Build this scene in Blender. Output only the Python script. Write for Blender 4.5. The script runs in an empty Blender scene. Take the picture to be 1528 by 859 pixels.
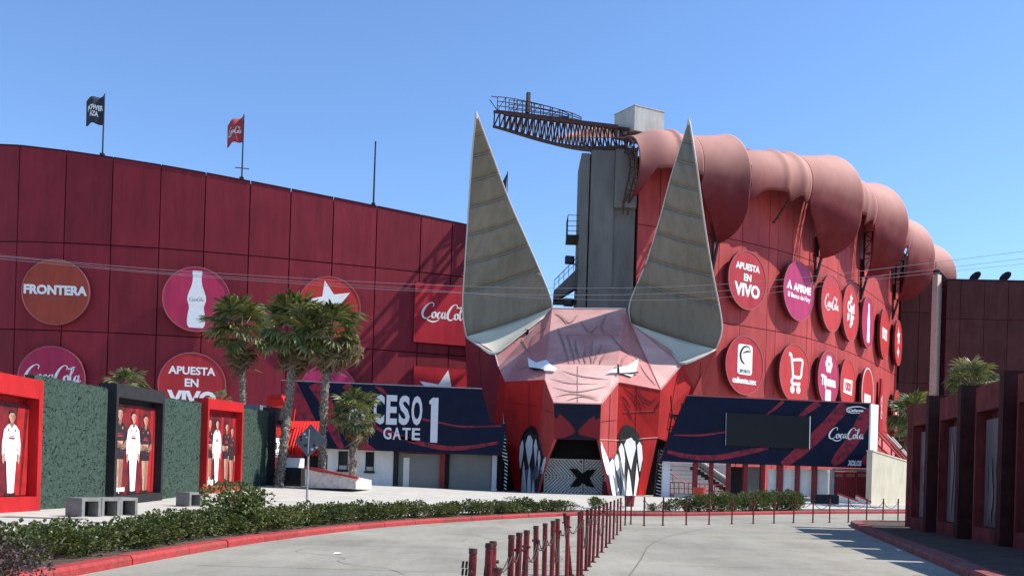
import bpy, bmesh, math, random
from mathutils import Vector, Matrix
rnd = random.Random(7)
scn = bpy.context.scene
COL = scn.collection

# ------------------------------------------------------------------ camera
F_PX, CX, CY, ROLL, EYE = 1350.0, 764.0, 715.4, 0.030, 1.52
cam_d = bpy.data.cameras.new('camera')
cam = bpy.data.objects.new('camera', cam_d)
COL.objects.link(cam)
cam_d.sensor_width = 36.0
cam_d.lens = F_PX / 1528.0 * 36.0
cam_d.shift_y = (CY - 429.5) / 1528.0
cam_d.clip_start, cam_d.clip_end = 0.1, 6000.0
ca, sa = math.cos(ROLL), math.sin(ROLL)
m = Matrix(((ca, -sa, 0, 0), (0, 0, -1, 0), (sa, ca, 0, EYE), (0, 0, 0, 1)))
cam.matrix_world = m
scn.camera = cam

# ------------------------------------------------------------------ light
SUN_EL, SUN_AZ = math.radians(47.0), math.radians(-3.0)     # azimuth: from +X towards the camera side
S = Vector((math.cos(SUN_EL) * math.cos(SUN_AZ), -math.cos(SUN_EL) * math.sin(SUN_AZ), math.sin(SUN_EL)))
sl = bpy.data.lights.new('sun', 'SUN')
sl.energy, sl.angle, sl.color = 4.3, math.radians(0.5), (1.0, 0.95, 0.87)
sun = bpy.data.objects.new('sun', sl)
COL.objects.link(sun)
sun.rotation_euler = S.to_track_quat('Z', 'Y').to_euler()
sun.location = (40, 0, 60)
w = bpy.data.worlds.new('World')
scn.world = w
w.use_nodes = True
nt = w.node_tree
bg = nt.nodes['Background']
sky = nt.nodes.new('ShaderNodeTexSky')
sky.sky_type = 'NISHITA'
sky.sun_disc = False
sky.sun_elevation = SUN_EL
sky.sun_rotation = math.radians(90) + SUN_AZ
sky.altitude, sky.air_density, sky.dust_density, sky.ozone_density = 100, .93, 0.0, 7.0
nt.links.new(sky.outputs[0], bg.inputs[0])
bg.inputs[1].default_value = 0.15
scn.view_settings.view_transform = 'Standard'
scn.view_settings.look = 'None'
scn.view_settings.exposure = 0.66
scn.view_settings.gamma = 1.0

# ------------------------------------------------------------------ helpers
def ray(px, py):
    dx, dy = (px - CX) / F_PX, (CY - py) / F_PX
    return Vector((dx * ca - dy * sa, 1.0, dx * sa + dy * ca))
def at(px, py, Y):                       # measured photo point at depth Y (metres)
    r = ray(px, py)
    return Vector((r.x * Y, Y, EYE + r.z * Y))
def sstep(a, b, x):
    t = min(1, max(0, (x - a) / (b - a)))
    return t * t * (3 - 2 * t)
def zf(x, y):                            # height of the ground
    z = 0.47 * sstep(28, 60, y)
    if x < 0: z += 0.02 * min(14, -x) * sstep(33, 56, y)
    return z
def gnd(px, py, up=0.0):
    lo, hi = 3.0, 300.0
    r = ray(px, py)
    for _ in range(50):
        mid = (lo + hi) / 2
        if EYE + r.z * mid > zf(r.x * mid, mid) + up: lo = mid
        else: hi = mid
    return Vector((r.x * lo, lo, zf(r.x * lo, lo) + up))
def on_plane(px, py, P0, N):
    r = ray(px, py)
    t = (Vector(P0) - Vector((0, 0, EYE))).dot(N) / r.dot(N)
    return Vector((0, 0, EYE)) + r * t

WORDS = ('first second third fourth fifth sixth seventh eighth ninth tenth eleventh twelfth thirteenth fourteenth fifteenth '
         'sixteenth seventeenth eighteenth nineteenth twentieth').split()
WORDS += ['twenty-' + x for x in WORDS[:9]] + ['thirtieth'] + ['thirty-' + x for x in WORDS[:9]] + ['fortieth'] + ['forty-' + x for x in WORDS[:9]] + ['fiftieth'] + ['fifty-' + x for x in WORDS[:9]]

OFF = {}
def tag(o, label, cat, group=None, kind=None):
    if label: o['label'] = label
    if cat: o['category'] = cat
    if group: o['group'] = group
    if kind: o['kind'] = kind
    return o
def thing(name, label, cat, loc=(0, 0, 0), group=None):
    o = bpy.data.objects.new(name, None)
    COL.objects.link(o)
    o.location = loc
    o.empty_display_size = 0.3
    OFF[o.name] = Vector(loc)
    return tag(o, label, cat, group)
def link(name, mesh, parent=None):
    o = bpy.data.objects.new(name, mesh)
    COL.objects.link(o)
    if parent is not None:
        o.parent = parent
        OFF[o.name] = OFF.get(parent.name, Vector((0, 0, 0)))
    return o
def dup(root, loc, rotz=0, scale=1.0, label=None):
    r = root.copy(); COL.objects.link(r)
    r.location = loc; r.rotation_euler = (0, 0, rotz); r.scale = (scale,) * 3 if not hasattr(scale, '__len__') else scale
    if label: r['label'] = label
    for ch in list(root.children):
        c = ch.copy(); COL.objects.link(c); c.parent = r
        for g in list(ch.children):
            d = g.copy(); COL.objects.link(d); d.parent = c
    return r

class MB:
    def __init__(s): s.v, s.f, s.mi = [], [], []
    def add(s, vs, fs, mi=0):
        b = len(s.v); s.v += [tuple(v) for v in vs]
        for f in fs: s.f.append([b + i for i in f]); s.mi.append(mi)
        return s
    def hexa(s, a, b, mi=0):             # two quads a (4) and b (4) joined into a solid
        return s.add(list(a) + list(b), [(3, 2, 1, 0), (4, 5, 6, 7), (0, 1, 5, 4), (1, 2, 6, 5), (2, 3, 7, 6), (3, 0, 4, 7)], mi)
    def box(s, c, size, rz=0, mi=0):
        c = Vector(c); hx, hy, hz = size[0] / 2, size[1] / 2, size[2] / 2
        co, si = math.cos(rz), math.sin(rz)
        P = lambda x, y, z: c + Vector((x * co - y * si, x * si + y * co, z))
        return s.hexa([P(-hx, -hy, -hz), P(hx, -hy, -hz), P(hx, hy, -hz), P(-hx, hy, -hz)],
                      [P(-hx, -hy, hz), P(hx, -hy, hz), P(hx, hy, hz), P(-hx, hy, hz)], mi)
    def obox(s, o, R, U, N, x0, x1, y0, y1, d0, d1, mi=0):   # box in a frame
        P = lambda x, y, d: o + R * x + U * y + N * d
        return s.hexa([P(x0, y0, d0), P(x1, y0, d0), P(x1, y1, d0), P(x0, y1, d0)],
                      [P(x0, y0, d1), P(x1, y0, d1), P(x1, y1, d1), P(x0, y1, d1)], mi)
    def bar(s, a, b, r=0.05, n=6, mi=0, r2=None):
        return s.tube([a, b], [r, r if r2 is None else r2], n, mi)
    def tube(s, pts, rs, n=6, mi=0, cap=True):
        pts = [Vector(p) for p in pts]
        if not hasattr(rs, '__len__'): rs = [rs] * len(pts)
        vs, fs = [], []
        for i, p in enumerate(pts):
            d = (pts[min(i + 1, len(pts) - 1)] - pts[max(i - 1, 0)]).normalized()
            a = Vector((0, 0, 1)) if abs(d.z) < 0.9 else Vector((1, 0, 0))
            x = d.cross(a).normalized(); y = d.cross(x)
            for k in range(n):
                t = 2 * math.pi * k / n
                vs.append(p + (x * math.cos(t) + y * math.sin(t)) * rs[i])
        for i in range(len(pts) - 1):
            for k in range(n):
                fs.append((i * n + k, i * n + (k + 1) % n, (i + 1) * n + (k + 1) % n, (i + 1) * n + k))
        if cap:
            fs.append(tuple(range(n))); fs.append(tuple(reversed(range((len(pts) - 1) * n, len(pts) * n))))
        return s.add(vs, fs, mi)
    def prism(s, poly, o, R, U, N, d0, d1, mi=0):            # 2-D outline in a frame, extruded
        n = len(poly)
        vs = [o + R * x + U * y + N * d0 for x, y in poly] + [o + R * x + U * y + N * d1 for x, y in poly]
        return s.add(vs, [tuple(reversed(range(n))), tuple(range(n, 2 * n))] +
                     [(i, (i + 1) % n, n + (i + 1) % n, n + i) for i in range(n)], mi)
    def slab(s, pts, t, mi=0):           # polygon in space thickened backwards (away from its normal)
        pts = [Vector(p) for p in pts]
        nrm = Vector((0, 0, 0))
        for i in range(len(pts)):
            nrm += pts[i].cross(pts[(i + 1) % len(pts)])
        nrm.normalize()
        n = len(pts); c = sum(pts, Vector()) / n
        vs = pts + [c] + [p - nrm * t for p in pts]
        fs = [(i, (i + 1) % n, n) for i in range(n)]
        fs += [(i, n + 1 + i, n + 1 + (i + 1) % n, (i + 1) % n) for i in range(n)]
        fs.append(tuple(n + 1 + i for i in reversed(range(n))))
        return s.add(vs, fs, mi)
    def grid(s, rows, mi=0, flip=False):
        nr, nc = len(rows), len(rows[0])
        vs = [p for r in rows for p in r]
        fs = []
        for i in range(nr - 1):
            for j in range(nc - 1):
                q = (i * nc + j, i * nc + j + 1, (i + 1) * nc + j + 1, (i + 1) * nc + j)
                fs.append(q[::-1] if flip else q)
        return s.add(vs, fs, mi)
    def mesh(s, name, mats, off=Vector((0, 0, 0)), smooth=False):
        me = bpy.data.meshes.new(name)
        me.from_pydata([(v[0] - off.x, v[1] - off.y, v[2] - off.z) for v in s.v], [], s.f)
        for mt in (mats if isinstance(mats, (list, tuple)) else [mats]): me.materials.append(mt)
        if any(s.mi): me.polygons.foreach_set('material_index', s.mi)
        if smooth: me.polygons.foreach_set('use_smooth', [True] * len(me.polygons))
        me.update()
        return me
    def build(s, name, mats, parent=None, smooth=False, fix=True):
        off = OFF.get(parent.name, Vector((0, 0, 0))) if parent is not None else Vector((0, 0, 0))
        me = s.mesh(name, mats, off, smooth)
        if fix:
            bm = bmesh.new(); bm.from_mesh(me); bmesh.ops.recalc_face_normals(bm, faces=bm.faces); bm.to_mesh(me); bm.free()
        return link(name, me, parent)

class Path:
    def __init__(s, pts, n=24):
        P = [Vector((p[0], p[1], 0)) for p in pts]
        P = [P[0] * 2 - P[1]] + P + [P[-1] * 2 - P[-2]]
        s.p = []
        for i in range(1, len(P) - 2):
            for k in range(n):
                t = k / n
                a, b, c, d = P[i - 1], P[i], P[i + 1], P[i + 2]
                s.p.append(0.5 * ((2 * b) + (c - a) * t + (2 * a - 5 * b + 4 * c - d) * t * t + (3 * b - a - 3 * c + d) * t ** 3))
        s.p.append(P[-2])
        s.l = [0.0]
        for i in range(1, len(s.p)): s.l.append(s.l[-1] + (s.p[i] - s.p[i - 1]).length)
        s.len = s.l[-1]
    def pos(s, d):
        if d <= 0: return s.p[0] + (s.p[1] - s.p[0]).normalized() * d
        if d >= s.len: return s.p[-1] + (s.p[-1] - s.p[-2]).normalized() * (d - s.len)
        lo = 0; hi = len(s.l) - 1
        while hi - lo > 1:
            mid = (lo + hi) // 2
            if s.l[mid] <= d: lo = mid
            else: hi = mid
        return s.p[lo].lerp(s.p[hi], (d - s.l[lo]) / (s.l[hi] - s.l[lo]))
    def tan(s, d): return (s.pos(d + 0.05) - s.pos(d - 0.05)).normalized()
    def nrm(s, d):
        t = s.tan(d); return Vector((t.y, -t.x, 0))
    def hit(s, px, py):                  # arc length and height where a photo ray meets the wall
        r = ray(px, py)
        best = None
        for i in range(len(s.p) - 1):
            a, b = s.p[i], s.p[i + 1]
            fa, fb = a.x - r.x * a.y, b.x - r.x * b.y
            if fa * fb <= 0 and fa != fb:
                t = fa / (fa - fb); p = a.lerp(b, t)
                if best is None or p.y < best[2]: best = (s.l[i] + (b - a).length * t, EYE + r.z * p.y, p.y)
        return best[0], best[1]
    def frame(s, d, z, out=0.0):
        p = s.pos(d); n = s.nrm(d)
        return Vector((p.x, p.y, z)) + n * out, s.tan(d), Vector((0, 0, 1)), n

def text2d(body, size=1.0, bold=0.0, shear=0.0, sx=1.0, align='CENTER', spacing=1.0):
    c = bpy.data.curves.new('txt', 'FONT')
    c.body, c.size, c.offset, c.shear = body, size, bold, shear
    c.align_x, c.align_y, c.space_character, c.resolution_u = align, 'CENTER', spacing, 3
    o = bpy.data.objects.new('txt', c); COL.objects.link(o)
    dg = bpy.context.evaluated_depsgraph_get()
    me = bpy.data.meshes.new_from_object(o.evaluated_get(dg))
    vs = [(v.co.x * sx, v.co.y) for v in me.vertices]; fs = [tuple(p.vertices) for p in me.polygons]
    bpy.data.objects.remove(o); bpy.data.curves.remove(c); bpy.data.meshes.remove(me)
    return vs, fs
def put2d(mb, v2f, o, R, U, N, d, mi=0):
    vs, fs = v2f
    return mb.add([o + R * x + U * y + N * d for x, y in vs], fs, mi)
def fit2d(v2f, w=None, h=None):          # scale to a size, centred on the origin
    vs, fs = v2f
    xs = [v[0] for v in vs]; ys = [v[1] for v in vs]
    kx = w / (max(xs) - min(xs)) if w else None
    ky = h / (max(ys) - min(ys)) if h else kx
    kx = kx or ky
    mx, my = (max(xs) + min(xs)) / 2, (max(ys) + min(ys)) / 2
    return [((x - mx) * kx, (y - my) * ky) for x, y in vs], fs
def spline(pts, n=6):
    P = [Vector(p) for p in pts]
    P = [P[0] * 2 - P[1]] + P + [P[-1] * 2 - P[-2]]
    out = []
    for i in range(1, len(P) - 2):
        for k in range(n):
            t = k / n; a, b, c, d = P[i - 1], P[i], P[i + 1], P[i + 2]
            out.append(0.5 * ((2 * b) + (c - a) * t + (2 * a - 5 * b + 4 * c - d) * t * t + (3 * b - a - 3 * c + d) * t ** 3))
    return out + [P[-2]]
def stroke2d(pts, n=6):                  # pts: (x, y, width) -> ribbon
    P = spline([(x, y, wd) for x, y, wd in pts], n)
    vs, fs = [], []
    for i, p in enumerate(P):
        q = P[min(i + 1, len(P) - 1)] - P[max(i - 1, 0)]
        l = math.hypot(q.x, q.y) or 1
        nx, ny = -q.y / l * p.z / 2, q.x / l * p.z / 2
        vs += [(p.x + nx, p.y + ny), (p.x - nx, p.y - ny)]
        if i: fs.append((2 * i - 2, 2 * i - 1, 2 * i + 1, 2 * i))
    return vs, fs
def merge2d(*parts):
    vs, fs = [], []
    for v, f in parts:
        b = len(vs); vs += v; fs += [tuple(b + i for i in q) for q in f]
    return vs, fs
def shape2d(poly): return list(poly), [tuple(range(len(poly)))]
def circle2d(r, n=40, cx=0, cy=0, ry=None):
    ry = ry or r
    return [(cx + r * math.cos(2 * math.pi * i / n), cy + ry * math.sin(2 * math.pi * i / n)) for i in range(n)]
def star2d(n=5, r=1.0, ri=0.42, rot=0.0, sq=1.0):
    return [((r if i % 2 == 0 else ri) * math.cos(math.pi * i / n + math.pi / 2 + rot) * sq,
             (r if i % 2 == 0 else ri) * math.sin(math.pi * i / n + math.pi / 2 + rot)) for i in range(2 * n)]
def rrect2d(wd, h, r, n=4):
    out = []
    for cx, cy, a in ((wd/2-r, h/2-r, 0), (-wd/2+r, h/2-r, 90), (-wd/2+r, -h/2+r, 180), (wd/2-r, -h/2+r, 270)):
        for k in range(n + 1):
            t = math.radians(a + 90 * k / n); out.append((cx + r * math.cos(t), cy + r * math.sin(t)))
    return out
def script_logo():                       # flowing script wordmark, about 3.3 wide and 1.1 high
    t, k = 0.05, 0.15
    S2 = [
        [(.98,.80,t),(1.02,1.0,.07),(.80,1.06,t),(.45,.85,.12),(.14,.42,.19),(.18,.08,.15),(.45,.0,.08),(.75,.16,t),(.98,.36,.04)],
        [(.45,.0,.06),(.62,-.12,.09),(.95,-.20,.10),(1.3,-.12,.07),(1.5,.0,.03)],
        [(1.08,.46,t),(.92,.34,k),(.93,.12,k),(1.08,.08,t),(1.2,.24,k),(1.17,.42,k),(1.06,.46,t)],
        [(1.2,.40,t),(1.34,.34,.04)],
        [(1.58,.40,.09),(1.52,.48,t),(1.38,.34,k),(1.36,.14,k),(1.48,.06,t),(1.64,.22,.04)],
        [(1.92,.44,t),(1.78,.46,t),(1.68,.26,k),(1.74,.08,.10),(1.86,.2,t),(1.98,.5,.08),(1.92,.2,k),(2.0,.07,.07),(2.12,.2,.04)],
        [(2.05,.33,.09),(2.2,.36,.09)],
        [(2.92,.80,t),(2.96,1.0,.07),(2.76,1.06,t),(2.46,.85,.12),(2.2,.42,.19),(2.22,.08,.15),(2.46,.0,.08),(2.7,.16,t),(2.84,.34,.04)],
        [(2.94,.46,t),(2.78,.34,k),(2.79,.12,k),(2.94,.08,t),(3.05,.24,k),(3.02,.42,k),(2.92,.46,t)],
        [(3.1,.3,.04),(3.36,.72,.06),(3.42,.98,.05),(3.32,.94,t),(3.2,.5,.13),(3.2,.14,.13),(3.3,.07,.06),(3.4,.2,.04)],
        [(3.72,.44,t),(3.58,.46,t),(3.48,.26,k),(3.54,.08,.10),(3.66,.2,t),(3.78,.5,.08),(3.72,.2,k),(3.8,.07,.07),(3.92,.2,.04)],
        [(2.96,.92,.09),(3.15,.86,.07),(3.34,.96,.09),(3.5,1.0,.04)]]
    return merge2d(*[stroke2d(x, 5) for x in S2])
def bottle2d(h=1.0):
    pr = [(0.075,1.0),(0.078,.93),(.07,.92),(.072,.82),(.085,.74),(.12,.64),(.145,.56),(.15,.48),(.125,.40),(.118,.34),(.135,.24),(.145,.14),(.14,.05),(.11,0)]
    L = [(x * h, (y - .5) * h) for x, y in pr]
    return L[::-1] + [(-x, y) for x, y in L]

# ------------------------------------------------------------------ materials
def mat(name, col, rough=0.6, var=0.15, scale=3.0, bump=0.0, bscale=20.0, metal=0.0, col2=None, detail=5, streak=0.0, spec=0.2, p2=0.5):
    mt = bpy.data.materials.new(name); mt.use_nodes = True
    n = mt.node_tree.nodes; l = mt.node_tree.links
    b = n['Principled BSDF']
    b.inputs['Roughness'].default_value = rough; b.inputs['Metallic'].default_value = metal
    b.inputs['Specular IOR Level'].default_value = spec
    tc = n.new('ShaderNodeTexCoord')
    nz = n.new('ShaderNodeTexNoise'); nz.inputs['Scale'].default_value = scale; nz.inputs['Detail'].default_value = detail
    geo = n.new('ShaderNodeNewGeometry')
    mp = n.new('ShaderNodeMapping')
    if streak: mp.inputs['Scale'].default_value = (1, 1, 1 - streak)
    l.new(geo.outputs['Position'], mp.inputs[0]); l.new(mp.outputs[0], nz.inputs[0])
    cr = n.new('ShaderNodeValToRGB')
    lo = col2 if col2 else tuple(c * (1 - var) for c in col)
    hi = col if col2 else tuple(min(1, c * (1 + var)) for c in col)
    cr.color_ramp.elements[0].position, cr.color_ramp.elements[1].position = 0.5 - 0.2, 0.5 + 0.2
    if col2: cr.color_ramp.elements[0].position, cr.color_ramp.elements[1].position = p2 - 0.12, p2 + 0.12
    cr.color_ramp.elements[0].color = (*lo, 1); cr.color_ramp.elements[1].color = (*hi, 1)
    l.new(nz.outputs[0], cr.inputs[0]); l.new(cr.outputs[0], b.inputs['Base Color'])
    if bump:
        n2 = n.new('ShaderNodeTexNoise'); n2.inputs['Scale'].default_value = bscale; n2.inputs['Detail'].default_value = 6
        l.new(geo.outputs['Position'], n2.inputs[0])
        bp = n.new('ShaderNodeBump'); bp.inputs['Strength'].default_value = bump; bp.inputs['Distance'].default_value = 0.05
        l.new(n2.outputs[0], bp.inputs['Height']); l.new(bp.outputs[0], b.inputs['Normal'])
    return mt
def mottle(mt, scale, lo, stretch=(1, 1, 1)):
    n = mt.node_tree.nodes; l = mt.node_tree.links; b = n['Principled BSDF']
    src = b.inputs['Base Color'].links[0].from_socket
    geo = n.new('ShaderNodeNewGeometry'); mp = n.new('ShaderNodeMapping'); mp.inputs['Scale'].default_value = stretch
    nz = n.new('ShaderNodeTexNoise'); nz.inputs['Scale'].default_value = scale; nz.inputs['Detail'].default_value = 10; nz.inputs['Roughness'].default_value = .7
    l.new(geo.outputs['Position'], mp.inputs[0]); l.new(mp.outputs[0], nz.inputs[0])
    cr = n.new('ShaderNodeValToRGB'); cr.color_ramp.elements[0].position, cr.color_ramp.elements[1].position = .36, .56
    cr.color_ramp.elements[0].color = (lo, lo, lo * .97, 1); cr.color_ramp.elements[1].color = (1, 1, 1, 1)
    mx = n.new('ShaderNodeMix'); mx.data_type = 'RGBA'; mx.blend_type = 'MULTIPLY'; mx.inputs[0].default_value = 1
    l.new(nz.outputs[0], cr.inputs[0]); l.new(src, mx.inputs[6]); l.new(cr.outputs[0], mx.inputs[7]); l.new(mx.outputs[2], b.inputs['Base Color'])
def perobj(mt, amt):                      # every piece its own slight tone
    n = mt.node_tree.nodes; l = mt.node_tree.links; b = n['Principled BSDF']
    src = b.inputs['Base Color'].links[0].from_socket
    oi = n.new('ShaderNodeObjectInfo'); mr = n.new('ShaderNodeMapRange'); mr.inputs[3].default_value = 1 - amt; mr.inputs[4].default_value = 1 + amt
    mx = n.new('ShaderNodeMix'); mx.data_type = 'RGBA'; mx.blend_type = 'MULTIPLY'; mx.inputs[0].default_value = 1
    l.new(oi.outputs['Random'], mr.inputs[0]); l.new(src, mx.inputs[6]); l.new(mr.outputs[0], mx.inputs[7]); l.new(mx.outputs[2], b.inputs['Base Color'])
def leaf_mat(name, c1, c2, rough=0.35, spec=0.5):
    mt = bpy.data.materials.new(name); mt.use_nodes = True
    n = mt.node_tree.nodes; l = mt.node_tree.links
    b = n['Principled BSDF']; b.inputs['Roughness'].default_value = rough; b.inputs['Specular IOR Level'].default_value = spec
    geo = n.new('ShaderNodeNewGeometry'); oi = n.new('ShaderNodeObjectInfo')
    ad = n.new('ShaderNodeMath'); ad.operation = 'ADD'
    ml = n.new('ShaderNodeMath'); ml.operation = 'MULTIPLY'; ml.inputs[1].default_value = 0.35
    l.new(oi.outputs['Random'], ml.inputs[0])
    m2 = n.new('ShaderNodeMath'); m2.operation = 'MULTIPLY'; m2.inputs[1].default_value = 0.65
    l.new(geo.outputs['Random Per Island'], m2.inputs[0]); l.new(ml.outputs[0], ad.inputs[0]); l.new(m2.outputs[0], ad.inputs[1])
    cr = n.new('ShaderNodeValToRGB'); cr.color_ramp.elements[0].color = (*c1, 1); cr.color_ramp.elements[1].color = (*c2, 1)
    l.new(ad.outputs[0], cr.inputs[0]); l.new(cr.outputs[0], b.inputs['Base Color'])
    tr = n.new('ShaderNodeBsdfTranslucent'); l.new(cr.outputs[0], tr.inputs[0])
    mx = n.new('ShaderNodeMixShader'); mx.inputs[0].default_value = 0.22
    l.new(b.outputs[0], mx.inputs[1]); l.new(tr.outputs[0], mx.inputs[2])
    l.new(mx.outputs[0], n['Material Output'].inputs[0])
    return mt
X = {}
X['facade'] = mat('shaded_facade_paint', (.215, .018, .030), .6, .10, .35, .05, 6)  # same wall red as the right facade, darkened: shade painted into the colour
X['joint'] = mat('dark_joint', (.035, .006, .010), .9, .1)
X['facade_r'] = mat('sunny_facade_paint', (.42, .056, .055), .65, .10, .35, .05, 6)  # sunlit copy of the wall red
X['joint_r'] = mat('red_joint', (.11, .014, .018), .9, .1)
X['annexe'] = mat('brown_red_wall', (.085, .028, .027), .8, .12, .5, .1, 8)
X['annexe_trim'] = mat('pale_trim', (.62, .50, .44), .7, .1)
X['road'] = mat('road_concrete', (.365, .34, .285), .9, .0, .16, .35, 40, col2=(.285, .268, .232), detail=9, p2=.48)
X['side'] = mat('sidewalk_concrete', (.49, .46, .405), .85, .08, .8, .2, 30)
X['slab'] = mat('grey_paving', (.13, .13, .13), .85, .15, 2, .2, 30)
X['earth'] = mat('dry_ground', (.30, .26, .21), .95, .2, .3, .3, 4)
X['soil'] = mat('planting_soil', (.09, .065, .05), .95, .3, 4, .6, 15)
X['kerb'] = mat('kerb_red_paint', (.38, .050, .048), .75, .0, 2.2, .3, 25, col2=(.29, .060, .055), p2=.42)
X['kerb_old'] = mat('worn_kerb_paint', (.30, .07, .065), .85, .0, 2.5, .3, 25, col2=(.22, .13, .11), p2=.48)
X['concrete'] = mat('tower_concrete', (.175, .167, .153), .85, .0, .55, .25, 8, col2=(.13, .124, .114), streak=.75, p2=.5)
X['conc_pale'] = mat('pale_concrete', (.46, .45, .42), .85, .10, .8, .2, 10)
X['steel_dark'] = mat('dark_steel', (.045, .035, .035), .5, .3, 4, metal=.3)
X['steel_rust'] = mat('rusty_steel', (.075, .034, .028), .7, .35, 3)
X['steel'] = mat('grey_steel', (.32, .32, .33), .45, .15, 4, metal=.6)
X['membrane'] = mat('faded_red_membrane', (.66, .34, .29), .75, .0, .22, .06, 3, col2=(.58, .27, .235), p2=.5)
def faded_shaded(name, top, low):
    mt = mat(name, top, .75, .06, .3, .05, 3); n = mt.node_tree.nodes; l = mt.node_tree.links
    at_ = n.new('ShaderNodeAttribute'); at_.attribute_name = 'fade_shade'
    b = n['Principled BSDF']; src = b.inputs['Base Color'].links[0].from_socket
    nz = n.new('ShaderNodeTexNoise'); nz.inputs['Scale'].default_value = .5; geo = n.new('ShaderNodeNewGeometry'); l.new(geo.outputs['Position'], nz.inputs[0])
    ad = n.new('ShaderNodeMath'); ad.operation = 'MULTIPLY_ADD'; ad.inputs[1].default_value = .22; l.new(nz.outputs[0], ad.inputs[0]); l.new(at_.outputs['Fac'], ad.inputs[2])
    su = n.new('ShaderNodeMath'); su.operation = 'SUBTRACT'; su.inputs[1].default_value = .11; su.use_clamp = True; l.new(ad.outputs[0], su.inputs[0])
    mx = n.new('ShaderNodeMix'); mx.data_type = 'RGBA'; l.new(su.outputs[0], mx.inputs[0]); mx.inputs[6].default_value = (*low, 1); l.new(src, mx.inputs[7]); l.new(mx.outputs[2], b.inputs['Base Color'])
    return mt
X['membrane'] = faded_shaded('faded_shaded_membrane', (.54, .285, .235), (.14, .015, .020))  # sun-faded crown; shade under the hoods painted in with the dark low colour
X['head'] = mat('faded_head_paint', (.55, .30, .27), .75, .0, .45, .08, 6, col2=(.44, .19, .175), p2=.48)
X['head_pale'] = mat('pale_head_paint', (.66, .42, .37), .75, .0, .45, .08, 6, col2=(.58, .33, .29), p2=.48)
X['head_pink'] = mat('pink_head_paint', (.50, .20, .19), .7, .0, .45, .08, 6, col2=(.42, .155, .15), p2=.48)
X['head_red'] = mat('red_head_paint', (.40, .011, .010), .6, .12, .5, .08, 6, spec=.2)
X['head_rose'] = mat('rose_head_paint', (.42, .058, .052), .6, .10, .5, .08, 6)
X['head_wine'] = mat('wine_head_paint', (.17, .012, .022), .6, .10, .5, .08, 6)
X['ear'] = mat('ear_cladding', (.225, .200, .155), .6, .0, .35, .05, 5, col2=(.19, .168, .128), streak=.8)
X['ear_floor'] = mat('ear_floor', (.56, .53, .42), .6, .08, .5)  # ear cladding paled: sunlight on the floor painted into the colour
X['seam'] = mat('pale_seam', (.33, .31, .26), .6, .1)
X['trim'] = mat('pale_edge', (.5, .47, .43), .5, .05)
X['navy'] = mat('navy_vinyl', (.005, .008, .026), .6, .15, 1.0, spec=.15)
X['navy_red'] = mat('distressed_red_print', (.27, .020, .035), .5, .0, 2.6, detail=9, col2=(.04, .012, .03), p2=.41, spec=.2)
X['black'] = mat('black_paint', (.006, .006, .007), .7, .2, spec=.2)
X['charcoal'] = mat('charcoal_paint', (.022, .021, .023), .75, .2, 3, spec=.25)
X['white'] = mat('white_paint', (.80, .80, .79), .55, .05, 2)
X['white_off'] = mat('offwhite_plaster', (.66, .65, .63), .8, .06, 1.2, .1, 20)
X['lilac'] = mat('pale_lettering', (.60, .61, .66), .5, .05)
X['greyprint'] = mat('grey_print', (.16, .17, .17), .6, .15)
X['screen'] = mat('screen_glass', (.012, .013, .014), .5, .05, 1, spec=.2)
X['shutter'] = mat('steel_shutter', (.20, .205, .20), .55, .1, .8, metal=.2)
X['louvre'] = mat('white_louvre', (.80, .79, .76), .6, .05)
X['redpost'] = mat('dark_red_post_paint', (.19, .022, .028), .5, .2, 2)
X['bollard'] = mat('bollard_paint', (.20, .024, .026), .4, .25, 9, .1, 30)
X['rail'] = mat('red_rail_paint', (.42, .05, .05), .5, .1)
X['beige'] = mat('beige_plaster', (.52, .47, .36), .85, .06, .8, .1, 15)
X['glass'] = mat('dark_glass', (.02, .024, .028), .12, .1, 1)
X['red'] = mat('bright_red_paint', (.46, .016, .018), .55, .10, .8, .15, 25)
X['red_awn'] = mat('red_awning', (.70, .025, .02), .7, .1, 1)
X['green'] = mat('artificial_ivy', (.052, .085, .066), .95, .0, 9, .6, 26, col2=(.030, .054, .042), detail=8, p2=.5)
X['brownframe'] = mat('weathered_brown_red', (.16, .027, .027), .75, .3, 1.5, .2, 15)
X['bench'] = mat('bench_concrete', (.22, .215, .205), .85, .12, 4, .2, 30)
X['sign_or'] = mat('orange_brown_disc', (.36, .060, .035), .55, .08, .8)
X['sign_cr'] = mat('crimson_disc', (.42, .028, .085), .5, .08, .8)
X['sign_rd'] = mat('red_disc', (.50, .035, .030), .5, .08, .8)
X['sign_dk'] = mat('deep_red_disc', (.42, .030, .038), .5, .08, .8)
X['sign_mg'] = mat('magenta_disc', (.44, .030, .12), .5, .08, .8)
X['sign_rim'] = mat('disc_rim', (.34, .10, .10), .5, .1)
X['sign_edge'] = mat('disc_edge', (.10, .02, .025), .6, .1)
X['panelred'] = mat('banner_red', (.46, .022, .035), .5, .06, .8)
X['bark'] = mat('palm_bark', (.30, .25, .20), .95, .0, 9, 1.0, 14, col2=(.11, .085, .065), detail=6)
X['stem'] = mat('woody_stem', (.12, .09, .06), .9, .2)
X['leaf'] = leaf_mat('shrub_leaf', (.028, .044, .011), (.145, .17, .04), .5, .3)
X['leaf_y'] = leaf_mat('bright_shrub_leaf', (.04, .062, .014), (.19, .21, .06), .5, .3)
X['leaf_p'] = leaf_mat('purple_leaf', (.03, .016, .018), (.11, .065, .06), .5)
X['frond'] = leaf_mat('palm_blade', (.036, .05, .012), (.25, .26, .08), .5, .3)
X['frond_l'] = leaf_mat('pale_palm_blade', (.16, .17, .06), (.36, .35, .17), .5)
X['frond_d'] = leaf_mat('dry_palm_blade', (.10, .07, .035), (.26, .19, .10), .8, .2)
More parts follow.
